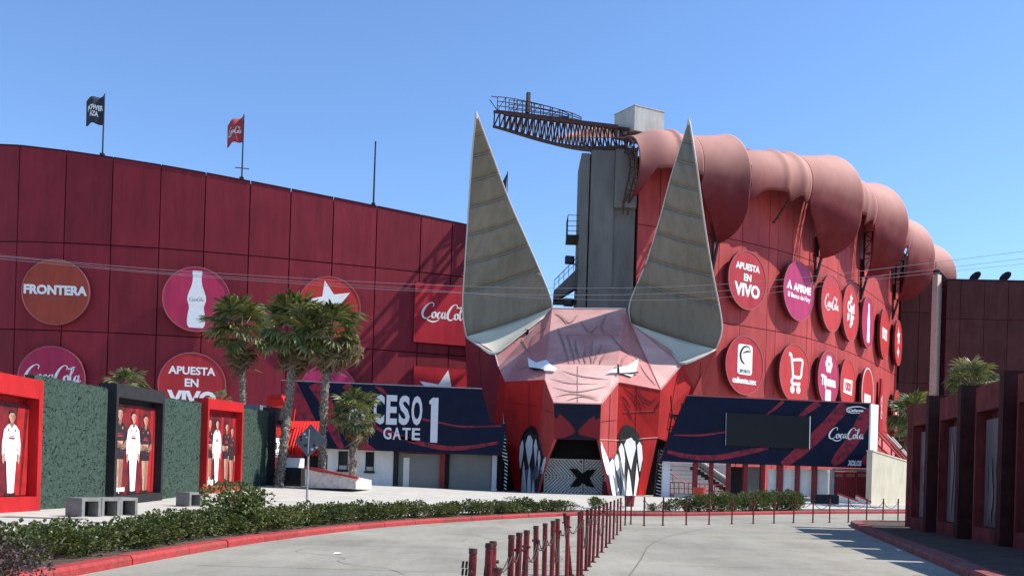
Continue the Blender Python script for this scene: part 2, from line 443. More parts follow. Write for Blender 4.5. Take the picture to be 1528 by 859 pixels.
X['skin'] = mat('printed_skin', (.45, .25, .18), .6, .2, 6)
X['skin2'] = mat('printed_skin_shade', (.28, .13, .09), .6, .2, 6)
X['cloth_w'] = mat('printed_white_cloth', (.75, .74, .75), .6, .08, 6)
X['cloth_k'] = mat('printed_black_cloth', (.030, .018, .022), .6, .3, 6)
X['hair'] = mat('printed_hair', (.035, .02, .015), .6, .2, 6)
X['poster'] = mat('poster_red', (.20, .017, .022), .45, .0, 1.6, detail=9, col2=(.055, .012, .016), p2=.46)
X['poster_b'] = mat('poster_bright_red', (.36, .020, .02), .45, .2, 2.5)
X['faded'] = mat('faded_poster', (.20, .15, .15), .6, .0, .9, detail=7, col2=(.10, .075, .08), streak=.8)
X['flag_k'] = mat('dark_flag', (.03, .04, .055), .8, .1)
X['flag_r'] = mat('red_flag', (.34, .05, .06), .8, .1)
X['tarp'] = mat('blue_grey_tarp', (.13, .14, .17), .6, .2, 1)
X['redbin'] = mat('red_plastic', (.50, .035, .03), .4, .08)
X['cable'] = mat('grey_cable', (.24, .21, .23), .6, .1)
X['chain'] = mat('rusty_chain', (.055, .038, .032), .6, .3, 9, metal=.3)
X['stone'] = mat('whitewashed_stone', (.62, .59, .54), .9, .0, 4, .6, 9, col2=(.42, .40, .37), p2=.42)

mottle(X['road'], 1.1, .84, (1, .25, 1)); mottle(X['road'], 7, .90); mottle(X['side'], 1.6, .86); mottle(X['kerb'], 9, .72); mottle(X['kerb_old'], 9, .65)
mottle(X['facade'], 1.2, .76, (1, 1, .12)); mottle(X['facade_r'], 1.1, .76, (1, 1, .15)); mottle(X['concrete'], 1.6, .84, (1, 1, .2)); mottle(X['conc_pale'], 2, .8, (1, 1, .2))
mottle(X['ear'], 1.5, .80, (1, 1, .15)); mottle(X['head'], 1.3, .91); mottle(X['head_red'], 1.2, .78, (1, 1, .25)); mottle(X['head_rose'], 1.2, .80, (1, 1, .25)); mottle(X['white_off'], 1.5, .86, (1, 1, .3))
mottle(X['beige'], 1.5, .85, (1, 1, .3)); mottle(X['brownframe'], 2.5, .6, (1, 1, .2)); mottle(X['red'], 3, .84, (1, 1, .3)); mottle(X['annexe'], 1.0, .75, (1, 1, .2)); mottle(X['bollard'], 14, .6); mottle(X['bench'], 6, .75)
perobj(X['facade'], .13); perobj(X['facade_r'], .09); perobj(X['annexe'], .12); perobj(X['kerb'], .12); perobj(X['ear'], .07); perobj(X['bollard'], .3); perobj(X['head'], .03)
mottle(X['road'], .35, .86); mottle(X['membrane'], .9, .93, (1, 1, .35))
for k_ in ('sign_or', 'sign_cr', 'sign_rd', 'sign_dk', 'sign_mg', 'panelred'): mottle(X[k_], 1.3, .80, (1, 1, .12))
# ------------------------------------------------------------------ ground, road, kerbs
def struct(mb, name, m_, smooth=False):
    return tag(mb.build(name, m_, smooth=smooth, fix=False), None, None, kind='structure')
ys = [-300, -60, -20, -5] + [i * 2.0 for i in range(0, 40)] + [85, 100, 140, 220, 400, 800, 1600, 3000]
xs = [-2500, -900, -300, -120, -60, -40, -30, -25, -20, -15, -10, -5, 0, 5, 10, 15, 20, 30, 45, 70, 120, 300, 900, 2500]
struct(MB().grid([[(x, y, zf(x, y) - 0.02) for x in xs] for y in ys]), 'ground', X['earth'])

KL = Path([(-6.9, -12), (-6.6, 0), (-6.05, 12.5), (-5.2, 20.8), (-2.8, 29.3), (2.4, 37.4), (6.9, 39.6), (14, 44.6), (21, 48.7), (30, 53), (44, 58)])
KR = Path([(3.4, -6), (5.0, 4), (8.5, 17.2), (11.6, 28.5), (13.7, 36.4), (14.6, 37.9), (16.4, 38.6), (22, 39.4), (34, 41)])
# road: everything right of the left kerb up to the far kerb
def strip(path, offs, up, s0=0, s1=None, step=1.0):
    s1 = path.len if s1 is None else s1
    n = max(2, int((s1 - s0) / step)); rows = []
    for i in range(n + 1):
        d = s0 + (s1 - s0) * i / n
        p, nn = path.pos(d), path.nrm(d)
        rows.append([(q.x, q.y, zf(q.x, q.y) + up) for q in [p + nn * o for o in offs]])
    return rows
ysr = [-20, -8] + [i * 1.0 for i in range(0, 60)]
rows = []
for y in ysr:
    xl = None
    for i in range(len(KL.p) - 1):
        a, b = KL.p[i], KL.p[i + 1]
        if a.y <= y <= b.y: xl = a.x + (b.x - a.x) * (y - a.y) / (b.y - a.y + 1e-9)
    if xl is None: xl = -6.9 if y < 0 else 46
    x1 = max(60, xl + 1)
    rows.append([(xl + (x1 - xl) * k / 24, y, zf(xl + (x1 - xl) * k / 24, y) + 0.0) for k in range(25)])
struct(MB().grid(rows), 'road', X['road'])
# plaza and left sidewalk (raised 0.12)
PL = [2.3, 4, 6, 9, 12, 16, 22]
plz = MB()
rows = []
for y in [-20, -8] + [i * 1.0 for i in range(0, 100, 2)]:
    pts = []
    dk = None
    for i in range(len(KL.p) - 1):
        a, b = KL.p[i], KL.p[i + 1]
        if a.y <= y <= b.y: dk = a.x + (b.x - a.x) * (y - a.y) / (b.y - a.y + 1e-9)
    xr = (dk if dk is not None else (-6.9 if y < 0 else 60)) - 0.3
    rows.append([(-34 + (xr + 34) * k / 16, y, zf(-34 + (xr + 34) * k / 16, y) + 0.10) for k in range(17)])
struct(plz.grid(rows), 'pavement', X['side'])
# planting bed behind the kerb
struct(MB().grid(strip(KL, [-0.28, -1.0, -1.9], 0.13, 4, 58)), 'planting_bed', X['soil'])
struct(MB().grid(strip(KL, [-0.28, -1.0, -1.9], 0.13, 63.5, 76)), 'planting_bed', X['soil'])
# grey inlaid paving bands on the sidewalk: single slabs
gp = tag(MB().box((-12, 20, 0.104), (.2, .2, .012)).build('paving_bands', X['slab']), None, None, kind='structure')
for (x0, x1, yy, dd) in ((-13.6, -10.6, 21.2, .55), (-13.0, -9.2, 19.0, .5), (-10.9, -8.3, 23.2, .5), (-13.8, -11.6, 24.6, .5), (-12.2, -8.4, 16.6, .5),
                         (-12.9, -10.9, 27.6, .6), (-14.2, -11.4, 14.4, .5), (-11.6, -9.6, 31.5, .6)):
    z = zf(x0, yy) + .104
    MB().box(((x0 + x1) / 2, yy, z), (x1 - x0, dd, .016)).build('paving_slab', X['slab'], gp)
# kerbs of single stones
def kerb(path, name, s0, s1, m_, side, h=0.15, wd=0.26, L=1.9):
    root = tag(MB().grid(strip(path, [side * 0.02, side * (wd - 0.02)], h - .05, s0, s1)).build(name, X['conc_pale'], fix=False), None, None, kind='structure')
    d = s0
    while d < s1 - .2:
        e = min(s1, d + L * rnd.uniform(.85, 1.15)); mb = MB(); n = 3
        a_, b_ = [], []
        j = rnd.uniform(-.008, .008)
        prof = [(0, -.06), (0.0, h - .05), (side * .035, h), (side * wd, h + .004), (side * wd, -.06)]
        rows = []
        for i in range(n + 1):
            q = d + .012 + (e - d - .024) * i / n
            p, nn = path.pos(q), path.nrm(q)
            rows.append([(p + nn * (o + j)) + Vector((0, 0, zf(p.x, p.y) + hz + j)) for o, hz in prof])
        mb.grid(rows)
        k = len(prof)
        mb.f += [list(range(k))[::-1], list(range(n * k, n * k + k))]; mb.mi += [0, 0]
        mb.build('kerb_stone', m_, root)
        d = e
    return root
kerb(KL, 'kerb', 6, KL.len - 8, X['kerb'], -1)
kerb(KR, 'kerb', 2, KR.len, X['kerb_old'], 1, .17, .42)
# dark planting island on the right
isl = [[(q.x, q.y, zf(q.x, q.y) + .145) for q in [KR.pos(d) + KR.nrm(d) * o for o in (.4, 2.5, 5.0)]] for d in [2 + i for i in range(0, 40, 2)]]
isl = []
for i in range(0, 45):
    d = 2 + i * (KR.len - 20) / 44 * 1.0
    p = KR.pos(d) + KR.nrm(d) * .38
    isl.append([(p.x + (30 - p.x) * k / 6, p.y + 0.02 * k, zf(p.x, p.y) + .13) for k in range(7)])
struct(MB().grid(isl), 'planting_island', X['soil'])
# crack / joint lines in the concrete road
jt = MB()
def groundline(pts, wd, up):
    P = spline([(x, y, 0) for x, y in pts], 8); rows = []
    for i, p in enumerate(P):
        q = (P[min(i + 1, len(P) - 1)] - P[max(i - 1, 0)]).normalized()
        nn = Vector((-q.y, q.x, 0)) * wd / 2
        rows.append([((p + nn).x, (p + nn).y, zf(p.x, p.y) + up), ((p - nn).x, (p - nn).y, zf(p.x, p.y) + up)])
    jt.grid(rows)
groundline([(1.6, 13), (2.6, 18), (3.6, 23), (5.2, 28), (7.5, 33)], .025, .004)
for yy in (9.5, 14.5, 19.5, 24.5): groundline([(-5.4 + (.4 if yy < 20 else 1.2), yy), (-1, yy + .1), (.3, yy + .15)], .02, .004)
for yy in (12, 17, 22, 27): groundline([(3 if yy > 13 else 1.8, yy), (6, yy + .1), (7.2 if yy < 18 else 8.6, yy)], .02, .004)
for k in range(9):
    x, y = rnd.uniform(-4, 8), rnd.uniform(9, 34); pts = [(x, y)]
    for j in range(7):
        x += rnd.uniform(-.1, .7) * (1 if k % 2 else -1); y += rnd.uniform(-.15, .9); pts.append((x, y))
    if all(-5 < q[0] < 9 for q in pts): groundline(pts, .014, .004)
struct(jt, 'road_joints', mat('road_joint_line', (.15, .135, .115), .9, .2, 3))
# ------------------------------------------------------------------ left stadium facade
Z3 = Vector((0, 0, 1))
def ray_xy(px, py, Y):
    p = at(px, py, Y); return (p.x, p.y)
PA = Path([ray_xy(-150, 400, 85.5), ray_xy(-70, 400, 83.3), ray_xy(25, 400, 82.0), ray_xy(130, 400, 82.2), ray_xy(240, 400, 83.0), ray_xy(350, 400, 84.4),
           ray_xy(460, 400, 86.2), ray_xy(575, 400, 88.4), ray_xy(690, 400, 91.0), ray_xy(760, 400, 93.0)], 30)
def topz(px): return 30.5 + (27.0 - 30.5) * max(-.2, min(1.15, px / 690.0))
cols = [-150, -80, -45, 25, 95, 165, 237, 304, 371, 432, 496, 561, 627, 674, 720, 758]
stad = thing('stadium_facade', 'shaded maroon panelled stadium wall with sloping top behind the palms', 'stadium', (0, 86, 0))
back = MB()
ROWS = [0, 6.0, 13.8, 21.75]
TOPZ = []
scol = [PA.hit(c, 371)[0] if c > -150 else 0.3 for c in cols]
for i in range(len(cols) - 1):
    a, b = scol[i], scol[i + 1]
    pa, pb = PA.pos(a), PA.pos(b)
    t = (pb - pa).normalized(); n = Vector((t.y, -t.x, 0)); L = (pb - pa).length
    za, zb = topz(cols[i]), topz(cols[i + 1])
    o = pa.copy()
    back.hexa([o - n * .12, o + t * L - n * .12, o + t * L - n * .6, o - n * .6],
              [o - n * .12 + Z3 * (za - .15), o + t * L - n * .12 + Z3 * (zb - .15), o + t * L - n * .6 + Z3 * (zb - .15), o - n * .6 + Z3 * (za - .15)])
    for r in range(4):
        z0 = ROWS[r] + .05; g = .05
        z1a, z1b = (ROWS[r + 1] - .05,) * 2 if r < 3 else (za, zb)
        j = rnd.uniform(-.015, .015)
        f = lambda d, z, off: o + t * d + Z3 * z + n * off
        mb = MB()
        mb.hexa([f(g, z0, -.1), f(L - g, z0, -.1), f(L - g, z1b, -.1), f(g, z1a, -.1)],
                [f(g, z0, j), f(L - g, z0, j), f(L - g, z1b, j), f(g, z1a, j)])
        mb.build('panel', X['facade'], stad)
    MB().hexa([f(0.04, za + .01, -.62), f(L - .04, zb + .01, -.62), f(L - .04, zb + .01, .05), f(.04, za + .01, .05)],
              [f(0.04, za + .12, -.62), f(L - .04, zb + .12, -.62), f(L - .04, zb + .12, .05), f(.04, za + .12, .05)]).build('coping', X['joint'], stad)
back.build('backing_wall', X['joint'], stad)

# ------------------------------------------------------------------ right facade under the canopy
PB_ = [ray_xy(941, 450, 84.0), ray_xy(1000, 450, 85.8), ray_xy(1050, 450, 87.7), ray_xy(1105, 450, 90.6), ray_xy(1181, 450, 96.0), ray_xy(1230, 450, 102.0),
       ray_xy(1259, 450, 107.6), ray_xy(1285, 450, 114.0), ray_xy(1312, 450, 123.0), ray_xy(1333, 450, 132.5), ray_xy(1341.5, 450, 137.0)]
PB = Path(PB_, 30)
PBX = Path([ray_xy(880, 450, 82.6)] + PB_ + [(68.5, 152.0), (78, 167)], 30)        # the roof ring runs on behind the annexe
fac = thing('stadium_stand', 'sunlit red curved stadium wall with round signs under the shell roof', 'stadium', (25, 92, 0))
seams = [0.5]
for c, y in ((980, 470), (1012, 480), (1045, 480), (1070, 480), (1104, 485), (1144, 490), (1157, 492), (1179, 495), (1204, 500), (1211, 502), (1231, 507), (1247, 513),
          (1251, 514), (1260, 517), (1273, 522), (1277, 524), (1286, 528), (1301, 535), (1314, 541), (1325, 548)):
    seams.append(PB.hit(c, y)[0])
seams.append(PB.len - .05)
RB = [0, 9.2, 17.35, 25.6, 35.0]
def TB(r, k): return RB[r + 1] if r < 3 else 32.2 + (RB[4] - 32.2) * sstep(0, 16, seams[k])
back = MB()
for i in range(len(seams) - 1):
    pa, pb = PB.pos(seams[i]), PB.pos(seams[i + 1])
    t = (pb - pa).normalized(); n = Vector((t.y, -t.x, 0)); L = (pb - pa).length; o = pa
    back.obox(o, t, Z3, n, 0, L, 0, 32.0 if seams[i] < 10 else 34.6, -.7, -.12)
    for r in range(4):
        j = rnd.uniform(-.012, .012)
        fa, fb = 1 + .09 * seams[i] / PB.len, 1 + .09 * seams[i + 1] / PB.len
        q = lambda x, z, d: o + t * x + Z3 * z + n * d
        MB().hexa([q(.035, RB[r] * fa + .04, -.1), q(L - .035, RB[r] * fb + .04, -.1), q(L - .035, TB(r, i + 1) * fb - .04, -.1), q(.035, TB(r, i) * fa - .04, -.1)],
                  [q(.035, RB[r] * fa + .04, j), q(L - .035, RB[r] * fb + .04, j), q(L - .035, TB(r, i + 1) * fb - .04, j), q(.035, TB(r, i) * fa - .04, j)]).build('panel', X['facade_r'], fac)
back.build('backing_wall', X['joint_r'], fac)
for k in range(5):
    d0 = PB.len + 3.6 * k; pa, pb = PBX.pos(PBX.hit(1341.4, 450)[0] + 3.6 * k), PBX.pos(PBX.hit(1341.4, 450)[0] + 3.6 * (k + 1)); t = (pb - pa).normalized(); n = Vector((t.y, -t.x, 0))
    MB().obox(pa, t, Z3, n, .03, (pb - pa).length - .03, 18, 38.5, -.7, -.3).build('panel', X['facade_r'], fac)
e = PB.pos(PB.len)

# ------------------------------------------------------------------ round and square signs
def disc(path, px, py, dia, face, label, art, standoff=.45, group='round advertising discs on the stadium walls', rim='sign_rim', depth=.32):
    s, z = path.hit(px, py)
    o, R, U, N = path.frame(s, z, standoff)
    r = dia / 2
    t = thing('round_sign', label, 'sign', tuple(o), group)
    MB().prism(circle2d(r, 48), o, R, U, N, 0, depth).build('disc', [X['sign_edge']], t)
    ring = MB()
    C = circle2d(1, 48)
    ring.grid([[o + R * x * k + U * y * k + N * d for x, y in C + C[:1]] for k, d in ((r * .972, depth - .0), (r * .972, depth + .05), (r * 1.004, depth + .05), (r * 1.004, depth - .02))])
    ring.build('rim', X[rim], t)
    MB().prism(circle2d(r * .972, 48), o, R, U, N, depth + .002, depth + .012).build('face', X[face], t)
    br = MB()
    for a in (-.6, .6): br.obox(o, R, U, N, a * r - .08, a * r + .08, -.1, .1, -standoff + .02, 0)
    br.build('bracket', X['steel_dark'], t)
    for k, (name, v2, mt, dx, dy) in enumerate(art):
        mb = MB(); put2d(mb, v2, o + R * dx * r + U * dy * r, R, U, N, depth + .022 + .006 * k)
        mb.build(name, X[mt], t, fix=False)
    return t
def T(body, wd, bold=.03, h=None, sx=1.0, shear=0): return fit2d(text2d(body, 1.0, bold, shear, sx), wd, h)
def sh(v2, dx, dy): return [(x + dx, y + dy) for x, y in v2[0]], v2[1]
cocacola = lambda wd, h=None: fit2d(script_logo(), wd, h)
D = 5.95
disc(PA, 86, 437, D, 'sign_or', 'orange-brown round sign reading FRONTERA on the maroon wall', [
    ('lettering', T('FRONTERA', 5.55, .05), 'white', 0, .06), ('small_lettering', T('DIARIO INDEPENDIENTE DE TIJUANA', 4.2, .01), 'sign_rim', 0, -.2)], .12)
bt = disc(PA, 295, 449, D, 'sign_cr', 'crimson round sign with a tall white drink bottle, left of the palm crowns', [
    ('bottle_print', shape2d([(x * 1.05, y) for x, y in bottle2d(5.2)]), 'cloth_w', 0, .0), ('script_lettering', cocacola(1.3, .45), 'steel', 0, .0)], .5)
disc(PA, 491, 460, D * .98, 'sign_rd', 'bright red round sign with a white star behind the tallest palm crown', [
    ('star', shape2d(star2d(5, 2.2, .95, .25)), 'white', 0.0, .12)], .4)
disc(PA, 80, 566, D, 'sign_cr', 'crimson round sign with white script lettering half hidden behind the green wall', [
    ('script_lettering', cocacola(5.0, 2.0), 'white', .04, .10)], .15)
disc(PA, 288, 575, D, 'sign_dk', 'dark red round sign reading APUESTA EN VIVO behind the left palm', [
    ('lettering', merge2d(sh(T('APUESTA', 4.1, .03), -.05, 1.3), sh(T('EN', 1.2, .03), -.05, .2), sh(T('VIVO', 4.3, .05), 0, -1.25)), 'white', 0, .0)], .3)
disc(PA, 489, 588, D * .93, 'sign_mg', 'plain pink-red round sign peeking above the gate billboard between two palms', [
    ('lettering', T('EN VIVO', 3.2, .03), 'white', 0, -.4)], .3)
def dpx(px, py, h): return h * PB.pos(PB.hit(px, py)[0]).y / F_PX
disc(PB, 1106, 420, dpx(1106, 420, 87), 'sign_dk', 'red round sign reading APUESTA EN VIVO beside the right ear', [
    ('lettering', merge2d(sh(T('APUESTA', 3.7, .04), 0, 1.25), sh(T('EN', 1.15, .04), 0, .2), sh(T('VIVO', 3.9, .05), 0, -1.05)), 'white', 0, 0.02)])
disc(PB, 1182, 436, dpx(1182, 436, 87.5), 'sign_mg', 'magenta round sign with white bank lettering in the upper row', [
    ('lettering', merge2d(sh(T('AFIRME', 3.6, .05), .7, .35), ([(-2.5, .0), (-1.9, .95), (-1.35, .0), (-1.75, .0), (-1.9, .35), (-2.1, .0)], [(0, 1, 4, 5), (1, 2, 3, 4)]),
                          sh(T('El Banco de Hoy', 4.6, .03), .1, -.65)), 'white', 0, 0)])
disc(PB, 1231, 454, dpx(1231, 454, 84), 'sign_rd', 'third round sign of the upper row, red with white script', [('script_lettering', cocacola(4.2, 1.9), 'white', 0, 0)])
disc(PB, 1259.5, 468, dpx(1259.5, 468, 83), 'sign_rd', 'orange-red round sign with a square white emblem, upper row', [
    ('emblem', merge2d(sh(T('Carl', 2.8, .06), 0, .7), sh(T("s Jr", 2.8, .06), 0, -.7), sh(shape2d(star2d(5, .7, .3)), 0, 1.7)), 'white', 0, 0)])
disc(PB, 1285.5, 482, dpx(1285.5, 482, 76), 'sign_cr', 'crimson round sign with a thin white bottle, upper row', [
    ('bottle_print', shape2d(bottle2d(4.9)), 'white', .1, 0)])
disc(PB, 1311, 499, dpx(1311, 499, 74), 'sign_rd', 'second to last round sign of the upper row, dark edged red with white lettering', [('lettering', T('SPORTS', 3.4, .05, 1.6), 'white', 0, 0)])
disc(PB, 1332, 512, dpx(1332, 512, 67), 'sign_rd', 'red round sign with two white stars at the far end of the upper row', [
    ('star', merge2d(sh(shape2d(star2d(5, 1.5, .6, .2)), 0, .9), sh(shape2d(star2d(4, 1.0, .45, .2)), 0, -1.3)), 'white', 0, 0)])
cp = merge2d(stroke2d([(.62, .5, .05), (.35, .85, .1), (-.2, .75, .16), (-.55, .2, .22), (-.42, -.35, .2), (-.05, -.6, .1)], 6), stroke2d([(-.3, .25, .06), (.2, .45, .14), (.7, .48, .05)], 6))
disc(PB, 1102, 546, dpx(1102, 546, 87), 'sign_dk', 'red round sign with a white square holding a black letter emblem above caliente.mx', [
    ('emblem_panel', shape2d(rrect2d(2.25, 3.0, .35)), 'white', 0, .2), ('emblem', ([(x * 1.3, y * 1.2) for x, y in cp[0]], cp[1]), 'black', 0, .3),
    ('small_lettering', T('SPORTS', 1.6, .03), 'charcoal', 0, -.2), ('lettering', T('caliente.mx', 3.7, .05), 'white', 0, -.52)])
cart = merge2d(stroke2d([(-1.4, 1.75, .38), (-1.0, 1.65, .38), (-.85, 1.2, .38), (-.6, .2, .38), (-.5, -.7, .38)], 3), stroke2d([(-.95, 1.1, .3), (.2, 1.3, .3), (1.3, 1.3, .34), (1.2, .4, .36), (1.0, -.5, .36), (-.4, -.55, .34)], 3),
               stroke2d([(-.5, -.7, .34), (-.8, -1.1, .36), (-.3, -1.3, .34), (1.0, -1.2, .34)], 3), shape2d(circle2d(.42, 16, -.55, -1.9)), shape2d(circle2d(.42, 16, .65, -1.85)))
disc(PB, 1176, 557, dpx(1176, 557, 86), 'sign_rd', 'bright red round sign with a large white shopping cart symbol', [('cart_symbol', cart, 'white', .05, .05)])
fl = merge2d(*[shape2d(circle2d(.42, 14, .62 * math.cos(a * 1.0472), 1.6 + .62 * math.sin(a * 1.0472))) for a in range(6)])
disc(PB, 1226, 565, dpx(1226, 565, 82), 'sign_cr', 'round red sign with a white flower emblem over lettering, lower row', [
    ('emblem', merge2d(fl, sh(T('Tijuana', 4.4, .05), 0, -.45), sh(shape2d(rrect2d(1.7, 1.3, .2)), 0, -1.9)), 'white', 0, 0)])
disc(PB, 1255, 575, dpx(1255, 575, 78), 'sign_rd', 'red round sign with a small white box of lettering, fourth in the lower row', [
    ('emblem_panel', shape2d([(-1.7, -.8), (1.7, -.9), (1.8, .9), (-1.6, .8)]), 'white', 0, -.05), ('lettering', T('1000', 2.6, .06), 'sign_rd', 0, -.05)])
disc(PB, 1285, 587, dpx(1285, 587, 75), 'sign_rd', 'orange-red round sign with a pale ring above the billboard corner', [
    ('emblem_panel', shape2d([(-1.7, -1.1), (1.7, -1.1), (1.7, .2), (-1.7, .2)]), 'white', 0, -.1)], rim='white')
bs, bz = PB.hit(1309, 607)
o, R, U, N = PB.frame(bs, bz, .3)
bw = thing('bottle_sign', 'dark red drink bottle cut-out with white script beside the billboard end', 'sign', tuple(o))
MB().prism([(x * 1.15, y) for x, y in bottle2d(7.6)], o, R, U, N, 0, .25).build('bottle_cutout', X['sign_dk'], bw)
mb = MB(); v = fit2d(script_logo(), 3.2, 1.3); put2d(mb, ([(y * -1, x) for x, y in v[0]], v[1]), o, R, U, N, .26); mb.build('script_lettering', X['white'], bw, fix=False)
disc(PB, 1330, 615, dpx(1330, 615, 66), 'sign_rd', 'red round sign with a white circle symbol at the far end of the lower row', [
    ('emblem_ring', shape2d(circle2d(1.5, 24, 0, .3)), 'white', 0, 0), ('emblem', shape2d(circle2d(.7, 18, 0, .3)), 'sign_rd', 0, 0), ('lettering', T('PLAY', 2.2, .05), 'white', 0, -.6)])
# square banners
def banner(px0, py0, px1, py1, label, art):
    s0, z0 = PA.hit(px0, py0); s1, z1 = PA.hit(px1, py1)
    o, R, U, N = PA.frame((s0 + s1) / 2, (z0 + z1) / 2, .35)
    wd, h = s1 - s0, z0 - z1
    t = thing('square_sign', label, 'sign', tuple(o), 'square red signs beside the left ear')
    MB().obox(o, R, U, N, -wd / 2, wd / 2, -h / 2, h / 2, -.3, .0).build('board', X['sign_edge'], t)
    MB().obox(o, R, U, N, -wd / 2 + .02, wd / 2 - .02, -h / 2 + .02, h / 2 - .02, .002, .03).build('face', X['panelred'], t)
    for name, v2, mt, dx, dy in art:
        mb = MB(); put2d(mb, v2, o + R * dx + U * dy, R, U, N, .04); mb.build(name, X[mt], t, fix=False)
banner(618, 421, 716, 519, 'square red sign with white script lettering beside the left ear', [('script_lettering', cocacola(4.9, 2.0), 'white', -.35, .1)])
banner(616, 546, 711, 640, 'square red sign with a white star above the gate billboard', [('star', shape2d(star2d(5, 2.4, 1.0, -.15, 1.15)), 'white', -.3, .4)])

# ------------------------------------------------------------------ flags and masts on the wall top
def mast(px, ptop, pbot, label, r=.06, cross=False):
    s, zb = PA.hit(px, pbot); p = PA.pos(s) - PA.nrm(s) * .3
    zt = EYE + ray(px, ptop).z * p.y
    zb = topz(px) + .1
    t = thing('flagpole' if px < 500 else 'antenna_mast', label, 'flagpole' if px < 500 else 'mast', (p.x, p.y, zb))
    MB().tube([(p.x, p.y, zb - .0), (p.x + .03, p.y, zt)], [r * 1.3, r], 8).build('pole', X['steel_dark'], t)
    MB().box((p.x, p.y, zb + .15), (.35, .35, .3)).build('base_plate', X['steel_dark'], t)
    if cross:
        R = PA.tan(s); q = Vector((p.x, p.y, EYE + ray(px, 251).z * p.y))
        MB().bar(q - R * .65, q + R * .65, .045).build('crossbar', X['steel_dark'], t)
    return p, zb, zt
def flag(p, zt, wd, h, m_, label, art, droop):
    R = Vector((-1, .15, 0)).normalized(); t = thing('flag', label, 'flag', (p.x, p.y, zt))
    pt = lambda a, b: Vector((p.x, p.y, zt)) + R * (a * wd + .06) + Vector((0, 1, 0)) * (.18 * math.sin(a * 7 + b)) + Z3 * (-.15 - b * h * (1 - .12 * a) - droop * a ** 1.4 - .08 * math.sin(a * 8))
    rows = [[pt(i / 14, j / 8) for i in range(15)] for j in range(9)]
    o = MB().grid(rows).build('cloth', m_, t, smooth=True, fix=False)
    md = o.modifiers.new('s', 'SOLIDIFY'); md.thickness = .02; md.offset = 0
    for v2, mt, dx, dy in art:
        for back in (0.05,):
            mb = MB(); mb.add([pt(min(1, max(0, (-x + dx))), dy - y) + Vector((0, -.04, 0)) for x, y in v2[0]], v2[1]); mb.build('print', X[mt], t, fix=False)
    return t
p, zb, zt = mast(151, 140, 232, 'thin pole flying the dark flag at far left of wall top')
flag(p, zt, 1.75, 2.6, X['flag_k'], 'dark blue-grey flag with white lettering waving at far left', [(fit2d(text2d('POWER', 1, .05), .8, .2), 'cloth_w', .45, .4), (fit2d(text2d('AZA', 1, .05), .45, .2), 'cloth_w', .5, .64)], .35)
p, zb, zt = mast(360.5, 171, 266, 'pole with a short crossbar flying the red flag', cross=True)
flag(p, zt, 1.55, 2.35, X['flag_r'], 'faded red flag with white script waving on the second pole', [(([(x, y) for x, y in fit2d(script_logo(), .8, .4)[0]], fit2d(script_logo(), .8, .4)[1]), 'cloth_w', .5, .5)], .75)
mast(558, 211, 302, 'bare dark antenna mast on the sloping wall top', .075)

# ------------------------------------------------------------------ concrete tower
tw = thing('concrete_tower', 'grey concrete stair tower carrying the roof truss behind the head', 'tower', (9, 85, 0))
TY = 83.5
a0, a1 = at(866, 300, TY), at(949, 300, TY)
zt = at(890, 229, TY).z
sh_ = MB()
x0, x1 = a0.x, a1.x
g = at(879.5, 300, TY).x
sh_.hexa([(x0, TY, 0), (g - .07, TY, 0), (g - .07, TY + 5, 0), (x0, TY + 5, 0)], [(x0, TY, zt), (g - .07, TY, zt), (g - .07, TY + 5, zt), (x0, TY + 5, zt)])
MB().hexa([(g - .07, TY + .25, 0), (g + .07, TY + .25, 0), (g + .07, TY + 4.8, 0), (g - .07, TY + 4.8, 0)], [(g - .07, TY + .25, zt), (g + .07, TY + .25, zt), (g + .07, TY + 4.8, zt), (g - .07, TY + 4.8, zt)]).build('expansion_joint', X['charcoal'], tw)
sh_.build('side_shaft', X['concrete'], tw)
xm = at(916, 300, TY).x
zc = at(930, 311, TY).z
MB().hexa([(g + .07, TY - .02, 0), (xm, TY - .02, 0), (xm, TY + 5, 0), (g + .07, TY + 5, 0)], [(g + .07, TY - .02, zt + .3), (xm, TY - .02, zt + .3), (xm, TY + 5, zt + .3), (g + .07, TY + 5, zt + .3)]).build('main_shaft', X['concrete'], tw)
MB().hexa([(xm + .02, TY + .35, 0), (x1, TY + .35, 0), (x1, TY + 5, 0), (xm + .02, TY + 5, 0)], [(xm + .02, TY + .35, zc), (x1, TY + .35, zc), (x1, TY + 5, zc), (xm + .02, TY + 5, zc)]).build('recessed_shaft', X['concrete'], tw)
MB().hexa([(xm + .02, TY - .35, zc), (x1, TY - .35, zc), (x1, TY + 4, zc), (xm + .02, TY + 4, zc)], [(xm + .02, TY - .35, zt + .35), (x1, TY - .35, zt + .35), (x1, TY + 4, zt + .35), (xm + .02, TY + 4, zt + .35)]).build('corbel', X['concrete'], tw)
for zz in (9, 14.2, 19.4): 
    MB().box(((xm + g) / 2 + .1, TY - .012, zz), (xm - g - .2, .03, .05)).build('pour_line', X['charcoal'], tw)
